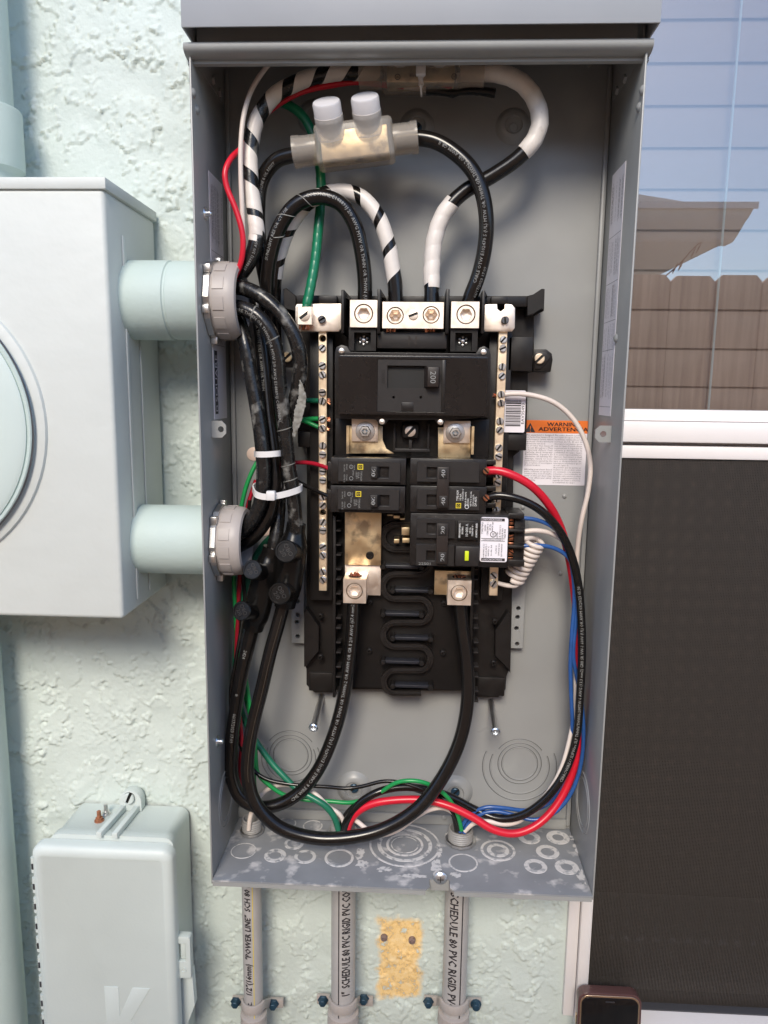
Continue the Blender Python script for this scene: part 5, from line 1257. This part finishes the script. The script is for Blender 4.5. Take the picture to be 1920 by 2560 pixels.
wire([(1300, 1330, -56), (1340, 1326, -56), (1380, 1334, -54), (1414, 1360, -50), (1436, 1430, -44), (1440, 1520, -40), (1440, 1600, -38)], .0024, 'white', 'cream wire between the two blue ones at the ground-fault breaker')
# coiled pigtail
hp_ = []
A_, B_ = P(1338, 1352, -.052), P(1284, 1446, -.044)
ax = (B_-A_)/np.linalg.norm(B_-A_); e1 = np.cross(ax, (0, 1, 0)); e1 /= np.linalg.norm(e1); e2 = np.cross(ax, e1)
NT = 8.5
hp_ += [P(1298, 1348, -.056), P(1316, 1346, -.058)]
for i in range(int(NT*14)+1):
    a_ = 2*math.pi*i/14-1.2; hp_.append(A_+(B_-A_)*i/(NT*14)+.0092*(e1*math.cos(a_)+e2*math.sin(a_)))
hp_ += [P(1296, 1450, -.050), P(1292, 1463, -.050), P(1270, 1464, -.047), P(1242, 1457, -.043)]
pc = Path(hp_, .0012); g = G(); tube(g, pc, .0023, 10); tag(obj('wire', g, M['white'], ang=60, recalc=False), 'tightly coiled cream pigtail wire beside the ground-fault breaker', 'wire')
# white wires at the bottom
wire([(622, 2074, -44), (626, 2040, -44), (640, 2005, -42), (662, 1978, -40), (690, 1964, -38), (720, 1962, -38), (760, 1972, -42), (790, 1986, -46), (822, 2018, -50), (850, 2036, -52), (864, 2070, -50)], .0024, 'white', 'cream wire hopping from the first threaded conduit to the middle one')
wire([(868, 2080, -46), (882, 2048, -48), (906, 2064, -54), (930, 2082, -60), (955, 2088, -62), (1000, 2072, -62), (1040, 2042, -58), (1075, 2024, -54), (1110, 2020, -48), (1140, 2040, -44), (1150, 2076, -46)], .0024, 'white', 'cream wire dipping behind the swooping feeder between two conduits')
wire([(848, 2084, -46), (856, 2050, -48), (878, 2020, -50), (910, 1998, -50), (950, 1978, -48), (1000, 1966, -44), (1050, 1978, -42), (1100, 2000, -42), (1130, 2030, -44), (1142, 2078, -46)], .0024, 'cable', 'second black wire bridging the middle and the far conduit')

# ================================================================== CLEAR SPLICES
def splice(label, c, ang, y, bl, bh, cl, cr_, ports, ph_, r_, axp, capm):
    """c centre pixel, ang tilt; sizes in metres"""
    C0 = P(*c, y); ex = np.array([math.cos(ang), 0, math.sin(ang)]); ez = np.array([-math.sin(ang), 0, math.cos(ang)]); ey = np.array([0, 1.0, 0])
    t = thing('clear_splice', C0, label, 'cable connector')
    def obox(hx, hy, hz, off=(0, 0, 0)):
        v, f = box(-hx, hx, -hy, hy, -hz, hz); return [C0+ex*(p[0]+off[0])+ey*(p[1]+off[1])+ez*(p[2]+off[2]) for p in v], f
    g = G(); g.add(*obox(bl, .0150, bh)); obj('clear_cover', g, M['clear'], t, bevel=.004, seg=3)
    g = G(); g.add(*obox(bl*.86, .0105, bh*.70, (0, .001, -.001))); obj('metal_block', g, M['brass'], t, bevel=.001)
    for s in (-1, 1):
        L_ = cl if s < 0 else cr_
        g = G(); lathe(g, C0+ex*s*bl*.98, ex*s, [(.0128, 0), (.0128, L_*.7), (.0135, L_*.75), (.0135, L_), (.0112, L_), (.0108, 0)], 28, close=True); obj('clear_collar', g, M['clear'], t)
    for dx in ports:
        a = np.array(axp, float); a /= np.linalg.norm(a); q = C0+ex*dx+ez*bh*.45+ey*(-.004)
        g = G(); lathe(g, q, a, [(r_, 0), (r_, ph_*.62), (r_*.97, ph_*.63), (r_*.97, ph_*.5)], 28); pt = obj('port', g, M['clear2'], t)
        g = G(); lathe(g, q, a, [(r_*.96, ph_*.5), (r_*.96, ph_*.95), (r_*.90, ph_), (r_*.5, ph_*1.012), (0, ph_*1.015)], 28); obj('cap', g, M[capm], pt)
    return t, C0, ex, ez
sp2 = splice('clear insulated splice with two milky caps, tilted, in the open upper area', (888, 362), math.radians(6.5), -.066, .0345, .0170, .0215, .0215, (-.0195, .0135), .029, .0126, (-.10, -.62, .78), 'cap')
sp1 = splice('clear insulated splice pressed up under the top rim with white ties', (1052, 184), math.radians(-.5), -.054, .0345, .0138, .0205, .0215, (-.018, .016), .024, .0135, (0, -.55, .83), 'clear2')
C0 = sp1[1]
for dx, s_ in ((-.020, 'UL'), (.029, 'SA')):
    g = G(); ring_plane(g, C0+np.array([dx, -.0153, -.0085]), (0, -1, 0), .0022, w=.00025, h=.0003, n=24); put_text(g, s_, C0+np.array([dx, -.0157, -.0085]), EX, EZ, .0024, 'C')
    obj('certification_mark', g, M['ink'], sp1[0], recalc=False)
g = G(); put_text(g, 'E107080', C0+np.array([-.005, -.0157, -.0080]), EX, EZ, .0026, 'C'); obj('lettering', g, M['ink'], sp1[0], recalc=False)

# ================================================================== CABLE TIES
def tie(label, loop, w, th, head=None):
    p = Path(loop+[loop[0]], .0015)
    t = thing('cable_tie', p.c[0], label, 'cable tie')
    v = []; m = len(p.c)
    for i in range(m):
        tan = p.t[i]; nrm = np.cross(tan, (0, 0, 1)); nrm /= max(np.linalg.norm(nrm), 1e-6); u_ = np.cross(nrm, tan)
        for a, b in ((-1, -1), (1, -1), (1, 1), (-1, 1)): v.append(p.c[i]+u_*a*w/2+nrm*b*th/2)
    g = G(); g.add(v, [(i*4+j, i*4+(j+1) % 4, (i+1)*4+(j+1) % 4, (i+1)*4+j) for i in range(m-1) for j in range(4)]); obj('strap', g, M['tie'], t, ang=40)
    if head is not None:
        g = G(); g.add(*box(head[0]-.0042, head[0]+.0042, head[1]-.006, head[1]+.001, head[2]-.0045, head[2]+.0045)); obj('locking_head', g, M['tie'], t, bevel=.0012)
    return t
tie('narrow white cable tie round the bundle, without a visible head', [P(636, 1134, -.070), P(645, 1136, -.080), P(668, 1136, -.082), P(692, 1134, -.079), P(703, 1133, -.070), P(698, 1132, -.055), P(650, 1132, -.055)], .0055, .0012)
tie('wide white cable tie with its square locking head on the bundle', [P(632, 1222, -.070), P(640, 1236, -.082), P(660, 1242, -.084), P(690, 1240, -.083), P(725, 1232, -.078), P(752, 1222, -.070), P(750, 1216, -.056), P(700, 1214, -.046), P(640, 1214, -.058)], .0058, .0013, P(679, 1238, -.084))
tie('white cable tie hanging over the front of the upper splice', [P(1052, 150, -.071), P(1052, 190, -.0705), P(1053, 226, -.070), P(1054, 233, -.060), P(1053, 226, -.037), P(1052, 150, -.037)], .0050, .0012, P(1052, 178, -.0715))

# ================================================================== BUSHINGS AND METER HUBS
def bushing(label, cpx, r):
    c = PX(*cpx, -W2); c[1] = -.062
    d = ray(cpx[0], cpx[1])
    t = thing('conduit_bushing', c, label, 'bushing')
    X0 = -W2+T
    g = G(); n = 16; v = []
    lathe(g, (X0+.0005, c[1], c[2]), (1, 0, 0), [(r*1.07, 0), (r*1.07, .0055), (r*.9, .0055), (r*.9, 0)], 12, close=True); ln = obj('locknut', g, M['steel'], t, bevel=.0005, ang=15)
    for k in range(6):
        g = G(); a = k*math.pi/3+.3; q = np.array([X0+.003, c[1]+r*1.07*math.cos(a), c[2]+r*1.07*math.sin(a)]); v_, f_ = box(-.0025, .0035, -.0035, .0035, -.0035, .0035); g.add([q+np.array(p_) for p_ in v_], f_)
        obj('lug_tooth', g, M['steel'], ln, bevel=.0006)
    g = G(); lathe(g, (X0+.0060, c[1], c[2]), (1, 0, 0), [(r*.86, 0), (r*.99, 0), (r*1.0, .0012), (r*1.0, .0145), (r*.985, .0185), (r*.93, .0215), (r*.84, .0225), (r*.78, .021), (r*.76, .017), (r*.76, 0)], 48, close=True); ring = obj('ring', g, M['pvc'], t)
    g = G()
    for k in range(12):                     # raised grip panels round the ring
        a0, a1 = 2*math.pi*k/12, 2*math.pi*(k+.62)/12; v = []
        for i in range(5):
            a = a0+(a1-a0)*i/4
            for xx, rr in ((.0085, r*.99), (.0085, r*1.022), (.0185, r*1.022), (.0185, r*.985)): v.append((X0+xx, c[1]+rr*math.cos(a), c[2]+rr*math.sin(a)))
        g.add(v, [(i*4+j, i*4+(j+1) % 4, (i+1)*4+(j+1) % 4, (i+1)*4+j) for i in range(4) for j in range(4)]+[(0, 1, 2, 3), (16, 17, 18, 19)])
    obj('grip', g, M['pvc'], ring)
    g = G(); lathe(g, (X0-.03, c[1], c[2]), (1, 0, 0), [(r*.76, 0), (r*.76, .04), (r*.70, .04), (r*.70, 0)], 32, close=True); obj('pipe_end', g, M['thread'], t)
    return c
cU = bushing('grey plastic bushing and steel locknut of the upper hub inside the box', (505, 743), .0345)
cL = bushing('grey plastic bushing and steel locknut of the lower hub inside the box', (512, 1372), .0335)
def hub(label, c, r, x0, joint=None):
    t = thing('meter_hub', ((x0-W2)/2, c[1], c[2]-r), label, 'conduit')
    if joint is None: prof = [(r, 0), (r, -W2-x0)]
    else: prof = [(r, 0), (r, joint-x0-.001), (r*.965, joint-x0), (r*.965, joint-x0+.0015), (r*.99, joint-x0+.0025), (r*.99, -W2-x0)]
    g = G(); lathe(g, (x0, c[1], c[2]), (1, 0, 0), prof, 48); obj('pipe', g, M['mintpipe'], t)
    return t

# ================================================================== METER BOX
YM2 = -.118
mx1 = float((P(268, 700, YM2)[0]+P(289, 1080, YM2)[0])/2)
mz1 = float(P(200, 469, YM2-.002)[2]); mz0 = float(P(200, 1546, YM2)[2]); mx0 = mx1-.33
mt = thing('meter_box', (mx1-.16, 0, mz0), 'mint painted electric meter box with round meter ring', 'meter box')
g = G(); g.add(*box(mx0, mx1, YM2, .002, mz0, mz1)); obj('body', g, M['meter'], mt, bevel=.004, seg=3)
zl0, zl1 = float(P(200, 470, YM2-.004)[2]), float(P(200, 440, YM2-.004)[2])
g = G(); g.add(*box(mx0-.003, mx1+.0022, YM2-.0018, .003, zl0, zl1)); obj('top_cap', g, M['meter'], mt, bevel=.0009, seg=2)
g = G(); yy = -.060; g.add(*box(mx1+.0001, mx1+.0016, -.085, -.078, mz0+.01, zl0-.03)); g.add(*box(mx1+.0001, mx1+.0013, -.052, -.047, mz0+.01, cU[2]-.03)); obj('side_seam', g, M['meter'], mt, bevel=.0005)
cc = P(-244, 1062, YM2); km = S(0, 1060, YM2); r1 = 375*km
g = G(); lathe(g, (cc[0], YM2, cc[2]), (0, -1, 0), [(r1, -.001), (r1*.99, .003), (r1*.955, .0045), (r1*.93, .0048)], 72); obj('meter_flange', g, M['meter'], mt)
g = G(); lathe(g, (cc[0], YM2, cc[2]), (0, -1, 0), [(r1*.925, .002), (r1*.925, .0095), (r1*.918, .0105), (r1*.90, .0105), (r1*.895, .009)], 72); obj('sealing_ring', g, M['mintpipe'], mt)
g = G(); lathe(g, (cc[0], YM2, cc[2]), (0, -1, 0), [(r1*.895, .003), (r1*.89, .0105), (r1*.865, .0125), (r1*.72, .0130), (r1*.705, .0165), (r1*.67, .0185), (r1*.63, .0180), (0, .0200)], 72); obj('meter_cover', g, mat('meter_cover_plastic', (.56, .65, .625), .55, bump=.0001, bscale=80), mt)
g = G(); ring_plane(g, (cc[0], YM2-.0085, cc[2]), (0, -1, 0), r1*.931, w=.0008, h=.0008, n=140, a0=0, a1=360); obj('ring_wire', g, M['darksteel'], mt, recalc=False)
hub('upper mint painted hub pipe between meter box and panel box', cU, .0358, mx1, float(P(410, 730, -.09)[0]))
hub('lower mint painted hub pipe between meter box and panel box', cL, .0335, mx1)
# riser pipes at the far side
xp = float(P(22, 200, -.035)[0])-.0255
g = G(); lathe(g, (xp, -.035, zl1-.001), (0, 0, 1), [(.0255, 0), (.0255, .025), (.026, .026), (.032, .03), (.0325, .034), (.0325, .082), (.0315, .084), (.0255, .085), (.0255, 1.0)], 40)
tag(obj('riser_pipe', g, M['mintpipe']), 'mint painted pipe with coupling rising from the top of the meter box', 'pipe')
xq = float(P(58, 2500, -.03)[0])-.024
g = G(); lathe(g, (xq, -.03, GZ), (0, 0, 1), [(.024, 0), (.024, mz0-GZ+.001)], 40)
tag(obj('riser_pipe', g, M['mintpipe']), 'mint painted pipe dropping from under the meter box beside the cable box', 'pipe')

# ================================================================== TELECOM BOX
YK = -.074
tx0, tx1, _, _ = prect(92, 2170, 434, 2560, YK)
tz1 = float(P(250, 2128, YK)[2]); tz0 = tz1-.30
tb = thing('cable_junction_box', ((tx0+tx1)/2, 0, tz0), 'mint painted plastic utility box embossed with a letter K', 'utility box')
xb0, xb1 = float(P(196, 2014, 0.0)[0]), float(P(466, 2022, 0.0)[0])
zt_ = float(P(330, 2016, 0.0)[2])
def rr_loop(x0, x1, z0, z1, r, y): return [(a, y, b) for a, b in roundrect(x0, x1, z0, z1, r, 6)]
loops = [rr_loop(xb0-.002, xb1+.002, tz0, zt_, .010, .003), rr_loop(xb0-.002, xb1+.002, tz0, zt_, .010, -.045), rr_loop(xb0-.004, xb1+.004, tz0, zt_+.001, .010, -.047), rr_loop(xb0-.004, xb1+.004, tz0, zt_+.001, .010, -.058)]
g = G(); n = len(loops[0]); v = [p for l in loops for p in l]
g.add(v, [(k*n+i, k*n+(i+1) % n, (k+1)*n+(i+1) % n, (k+1)*n+i) for k in range(len(loops)-1) for i in range(n)]+[tuple((len(loops)-1)*n+i for i in range(n))]); obj('body', g, M['telecom'], tb, ang=50)
x0, x1, z1 = tx0, tx1, tz1
loops = [rr_loop(x0-.001, x1+.001, tz0, z1+.002, .012, -.0585), rr_loop(x0-.001, x1+.001, tz0, z1+.002, .012, YK+.006), rr_loop(x0+.001, x1-.001, tz0, z1, .011, YK+.0025), rr_loop(x0+.006, x1-.0075, tz0, z1-.008, .006, YK), rr_loop(x0+.0075, x1-.009, tz0, z1-.0095, .005, YK+.0008)]
g = G(); v = [p for l in loops for p in l]
g.add(v, [(k*n+i, k*n+(i+1) % n, (k+1)*n+(i+1) % n, (k+1)*n+i) for k in range(len(loops)-1) for i in range(n)]+[tuple((len(loops)-1)*n+i for i in range(n))]); door = obj('door', g, M['telecom'], tb, ang=50)
kx0, kx1, kz0, kz1 = prect(265, 2470, 378, 2640, YK)
def kq(a, b): return (kx0+(kx1-kx0)*a, kz1+(kz0-kz1)*b)
g = G(); extr(g, [kq(*q) for q in ((0, 0), (.31, 0), (.31, .42), (.62, 0), (1, 0), (.55, .48), (1, 1), (.62, 1), (.31, .58), (.31, 1), (0, 1))], [], YK+.0003, YK+.002); obj('embossed_letter', g, M['telecom'], door, bevel=.0004)
for k in range(9):                                  # hinge knuckles
    z = tz1-.018-k*.0235; xx = x0-.0035
    g = G(); lathe(g, (xx, YK+.012, z-.017), (0, 0, 1), [(.0030, 0), (.0030, .017)], 12); hk = obj('hinge_knuckle', g, M['telecom'], tb)
    g = G(); g.add(*box(xx-.0012, xx+.0012, YK+.0085, YK+.010, z-.0125, z-.006)); obj('knuckle_slot', g, M['darksteel'], hk)
    g = G(); g.add(*box(xx-.001, x0+.001, YK+.012, YK+.018, z-.017, z)); obj('hinge_leaf', g, M['telecom'], hk)
g = G(); cx0, cx1, cz0, cz1 = prect(438, 2338, 478, 2440, -.060)
extr(g, roundrect(cx0, cx1, cz0, cz1, .003), [[(cx0+.004, cz0+.020), (cx0+.004, cz1-.008), (cx1-.005, cz1-.008), (cx1-.005, cz0+.020)]], -.063, -.054); clasp = obj('clasp', g, M['telecom'], tb, bevel=.0008)
g = G(); g.add(*box(cx0+.006, cx1-.006, -.060, -.054, cz0+.021, cz1-.010)); obj('clasp_tongue', g, M['telecom'], clasp, bevel=.0008)
g = G(); lathe(g, ((cx0+cx1)/2+.001, -.0632, cz0+.010), (0, -1, 0), [(.003, 0), (.003, .0006), (.0018, .0006), (.0018, -.002)], 16); obj('padlock_eye', g, M['telecom'], clasp)
g = G(); extr(g, [(cx0, cz0-.002), (cx1-.003, cz0-.002), (cx1-.001, cz0-.045), (cx1-.010, cz0-.070), (cx0, cz0-.080)], [], -.050, -.040); obj('side_ear', g, M['telecom'], clasp, bevel=.001)
# top bracket: two arms and a screwed eye
e_ = P(323, 1990, -.012); f_ = PZ(262, 2094, zt_+.002)
g = G()
for off in (-.0085, .0085):
    a, b = np.array([f_[0]+off+.002, f_[1], zt_+.001]), np.array([e_[0]+off*.9, -.008, zt_+.001])
    v = []
    for q in (a, b):
        for dx in (-.0028, .0028):
            for dz in (0, .0065): v.append(q+np.array([dx, 0, dz]))
    g.add(v, [(0, 1, 3, 2), (4, 6, 7, 5), (0, 4, 5, 1), (2, 3, 7, 6), (1, 5, 7, 3), (0, 2, 6, 4)])
br = obj('top_bracket', g, M['telecom'], tb, bevel=.0008)
g = G(); extr(g, [(e_[0]-.0125, zt_+.0005)]+[(e_[0]-.0125*math.cos(math.pi*i/12), zt_+.012+.0125*math.sin(math.pi*i/12)) for i in range(13)]+[(e_[0]+.0125, zt_+.0005)], [], -.010, .002); obj('bracket_eye', g, M['telecom'], br, bevel=.001)
screw(323, 1994, -.0102, 14, br, 'zinc', .004, rot=.4, name='bracket_screw').data.materials[0] = M['telecom']
for px, py, m in ((248, 2050, 'rust'), (265, 2033, 'steel')):
    c = PZ(px, py, zt_+.001); g = G(); lathe(g, (c[0], c[1], zt_), (0, 0, 1), [(.0052, 0), (.0052, .001), (.0038, .0011), (.0038, .004), (.0022, .0042), (.0022, .0115), (.0015, .012), (0, .012)], 14); obj('terminal_stud', g, M[m], tb)

# ================================================================== CONDUITS BELOW THE BOX
def conduit(label, xt, xb, r, txt, line, strap, nip, ring_lbl):
    yc = -.030
    c = (P(xt[0], 2225, yc)[0]+P(xt[1], 2225, yc)[0])/2*.5+(P(xb[0], 2520, yc)[0]+P(xb[1], 2520, yc)[0])/2*.5
    t = thing('pvc_conduit', (c, yc, GZ), label, 'conduit')
    g = G(); lathe(g, (c, yc, GZ), (0, 0, 1), [(r, 0), (r, -GZ-.002)], 36); obj('pipe', g, M['conduit'], t)
    zt = -.002
    pth = Path([(c, yc, -.40), (c, yc, -.2), (c, yc, zt)], .004)
    g = G(); u = np.linspace(0, pth.len, 60); cc_, tt, aa, bb = pth.at(u)
    if line:
        m_, ang, wd = line; v = []
        for i in range(60):
            for q in (ang-wd, ang+wd): v.append(cc_[i]+(r+.00012)*(math.cos(q)*aa[i]+math.sin(q)*bb[i]))
        g.add(v, [(2*i, 2*i+1, 2*i+3, 2*i+2) for i in range(59)]); obj('stripe', g, M[m_], t, recalc=False)
    g = G()
    for s_, u0, size, ang, flip, sp in txt: wrap_text(g, pth, s_, pth.len+u0, size, r, ang, flip, sp, .0006)
    obj('lettering', g, M['ink'], t, recalc=False)
    # strap
    zs_ = [float(P((strap[0][0]+strap[1][0])/2, q, yc-.012)[2]) for q in (2496, 2530, 2560, 2580)]
    st = thing('conduit_strap', (c, 0, zs_[1]), ring_lbl, 'pipe strap')
    c_px = (strap[0][0]+strap[1][0])/2
    g = G(); R_ = r+.0032; hw = .0055; zc = float(P(strap[0][0], strap[0][1], -.012)[2])
    prof2 = [(-R_-.016, -.010), (-R_-.002, -.010)]+[(-R_*math.cos(math.pi*i/14), yc-R_*math.sin(math.pi*i/14)) for i in range(15)]+[(R_+.002, -.010), (R_+.016, -.010)]
    inn = [(-R_-.016, -.0055), (-r-.004, -.0055)]+[(-(r+.0004)*math.cos(math.pi*i/14), yc-(r+.0004)*math.sin(math.pi*i/14)) for i in range(15)]+[(r+.004, -.0055), (R_+.016, -.0055)]
    n = len(prof2); zbnd = float(P(c_px, 2524, yc-r)[2])
    zf = lambda x, y: zc-.0085 if y > -.02 else zc-.0085-.004*(1 if abs(x) < R_ else 0)
    v = []
    for pr in (prof2, inn):
        for top in (0, 1):
            for (x_, y_) in pr: v.append((c+x_, y_, zc+hw*(1 if top else -1)-(-(zbnd-zc)*min(1.0, max(0.0, (-.012-y_)/.02)))))
    f = []
    for i in range(n-1): f += [(i, i+1, n+i+1, n+i), (2*n+i, 2*n+i+1, 3*n+i+1, 3*n+i), (n+i, n+i+1, 3*n+i+1, 3*n+i), (i, i+1, 2*n+i+1, 2*n+i)]
    f += [(0, n, 3*n, 2*n), (n-1, 2*n-1, 4*n-1, 3*n-1)]
    g.add(v, f); obj('band', g, M['pvc'], st, bevel=.0006)
    for px, py in strap:
        q = P(px, py, -.013); g = G(); lathe(g, (q[0], -.0101, q[2]), (0, -1, 0), [(.0062, 0), (.0064, .0012), (.0048, .0016), (.0046, .006), (.0038, .0072), (0, .0073)], 6 if px % 2 else 12); obj('blue_screw', g, M['bluescrew'], st, bevel=.0003)
    zc2 = float(P(c_px, 2548, yc-r)[2])
    g = G(); lathe(g, (c, yc, zc2-.05), (0, 0, 1), [(r+.001, 0), (r+.003, .002), (r+.003, .032), (r+.0042, .034), (r+.0042, .038), (r+.003, .040), (r+.003, .043), (r+.0042, .0445), (r+.0040, .0485), (r+.0012, .050)], 36); obj('coupling', g, M['pvc'], t)
    # threaded nipple inside the box with its locknut
    np_, hgt, rn = nip; q = PZ(*np_, .0)
    nt = thing('threaded_nipple', (q[0], q[1], 0), label.replace('pipe', 'thread end')[:0]+txt[-1][0] if False else NIP[len(NIPS)], 'conduit fitting'); NIPS.append(1)
    prof = [(rn*.80, .0006), (rn, .0006)]
    z = .003
    while z < hgt-.003: prof += [(rn*1.04, z), (rn*.97, z+.0013)]; z += .0024
    prof += [(rn, hgt-.001), (rn*.97, hgt), (rn*.86, hgt), (rn*.84, hgt-.001)]
    g = G(); lathe(g, (q[0], q[1], 0), (0, 0, 1), prof, 36, close=True); obj('threads', g, M['thread'], nt, ang=25)
    g = G(); lathe(g, (q[0], q[1], .0008), (0, 0, 1), [(rn*1.02, 0), (rn*1.28, 0), (rn*1.28, .0028), (rn*1.02, .0028)], 10, close=True); obj('locknut', g, M['steel'], nt, bevel=.0004, ang=20)
    g = G(); lathe(g, (q[0], q[1], .0012), (0, 0, 1), [(rn*.80, 0), (rn*.80, .0005), (0, .0005)], 24); obj('bore', g, M['void'], nt)
NIPS = []
NIP = ['threaded conduit end poking up under the first feeder bend', 'threaded conduit end holding the dark green, red and black wires', 'threaded conduit end holding the blue wires']
conduit('grey pvc conduit with a thin yellow line, printed POWER LINE', (606, 654), (608, 658), .0107,
        [('Inc.   1/2"(16mm)  "POWER LINE"  SCH 80 RIGID', -.212, .0098, -.28, False, .86)], ('yellow', .30, .035), ((588.5, 2508), (683, 2513)), ((630, 2080), .017, .0102), 'grey strap with blue screws on the yellow-lined conduit')
conduit('grey pvc conduit with black line, printed CONDUIT MAX 90', (827, 888), (828, 890), .0134,
        [('1"  SCHEDULE 80 PVC RIGID PVC CONDUIT MAX 90', -.186, .0128, .30, False, .61)], ('ink', -.28, .045), ((807, 2504), (909, 2500)), ((857, 2082), .014, .0125), 'grey strap with blue screws on the CONDUIT MAX 90 pipe')
conduit('grey pvc conduit with a reversed print line beneath the box notch', (1114, 1173), (1104, 1165), .0134,
        [('EAGLE    3/4" SCHEDULE 80 PVC RIGID PVC', 0.010, .0128, -.30, True, .84)], ('ink', .42, .05), ((1071, 2508), (1190, 2514)), ((1151, 2104), .016, .0130), 'grey strap with blue screws on the conduit beneath the box notch')
# holes, moss on the bare patch
for px, py in ((960, 2345), (1030, 2352)):
    g = G(); c = P(px, py, .004); lathe(g, (c[0], .0075, c[2]), (0, -1, 0), [(.0042, 0), (.0040, .0045), (.0022, .0052), (.002, .003), (0, .003)], 12); obj('wall_plug', g, M['plug'], wall)

# ================================================================== LOOSE SCREWS, PHONE
def longbolt(label, base, tip):
    yb_, yt_ = -T, -.052
    a, b = P(*base, yb_), P(*tip, yt_); L_ = np.linalg.norm(b-a); ax = (b-a)/L_
    t = thing('cover_stud', a, label, 'bolt')
    g = G(); lathe(g, a, ax, [(.0034, 0), (.0034, L_-.004)], 16); obj('shank', g, M['steel'], t)
    g = G(); lathe(g, a, ax, [(.0030, L_-.0045), (.0048, L_-.004), (.0050, L_-.001), (.0042, L_), (.0024, L_), (.0022, L_-.002), (0, L_-.002)], 18); obj('tip', g, M['zinc'], t)
longbolt('long bright stud standing out of the back panel above the smaller knockout', (804, 1741), (783, 1822))
longbolt('long bright stud standing out of the back panel above the larger knockout', (1227, 1754), (1239, 1832))
for (px, py), par in (((885, 1969), enc), ((1138, 1979), enc), ((1044, 320), enc)): screw(px, py, -T-.0042, 11, par, 'bluescrew', .003, rot=.8, name='mounting_screw')
screw(1348, 897, -.0278, 13, itr, 'bar', .003, rot=.8)
screw(718, 893, -.0342, 13, itr, 'brass', .003, rot=.8)
c = PZ(1100, 2180, .0); g = G(); lathe(g, (c[0], yn-.0018, .003), (0, -1, 0), [(.0066, 0), (.0066, .0012), (.0052, .0026), (.0022, .0034), (0, .0035)], 20); ns = obj('notch_screw', g, M['zinc'], enc)
g = G()
for a in (0, 1): g.add(*box(c[0]-(.003 if a else .0004), c[0]+(.003 if a else .0004), yn-.0055, yn-.0050, .003-(.0004 if a else .003), .003+(.0004 if a else .003)))
obj('cross_slot', g, M['void'], ns)

YP = -.030
px0, px1, pz0, pz1 = prect(1438, 2492, 1596, 2800, YP)
pz0 = ZS+.012; 
ph = thing('phone', ((px0+px1)/2, YP, pz0), 'smartphone in a pink clear case standing on the window sill', 'phone')
tiltm = lambda z, y: y+(z-pz0)*.10
def slabr(name, x0, x1, z0, z1, r, yf, yb_, m, par, bev):
    g = G(); extr(g, roundrect(x0, x1, z0, z1, r, 6), [], yf, yb_); g.v = [(a, tiltm(c_, b), c_) for a, b, c_ in g.v]; return obj(name, g, M[m], par, bevel=bev, seg=3)
pz0b = pz1-.145
slabr('case', px0, px1, pz0b, pz1, .011, YP, YP+.012, 'case', ph, .003)
slabr('metal_edge', px0+.0022, px1-.0022, pz0b+.002, pz1-.0022, .0095, YP-.0006, YP+.006, 'gold', ph, .0006)
sc_ = slabr('screen', px0+.0038, px1-.0038, pz0b+.004, pz1-.0042, .008, YP-.0012, YP+.004, 'phone', ph, .0004)
slabr('speaker_slot', (px0+px1)/2-.005, (px0+px1)/2+.005, pz1-.009, pz1-.0075, .0007, YP-.0015, YP-.001, 'darksteel', sc_, 0)
g = G(); v_, f_ = box(px0-.0012, px0+.001, YP+.004, YP+.008, pz1-.040, pz1-.028); g.add(v_, f_); obj('side_button', g, M['gold'], ph, bevel=.0004)
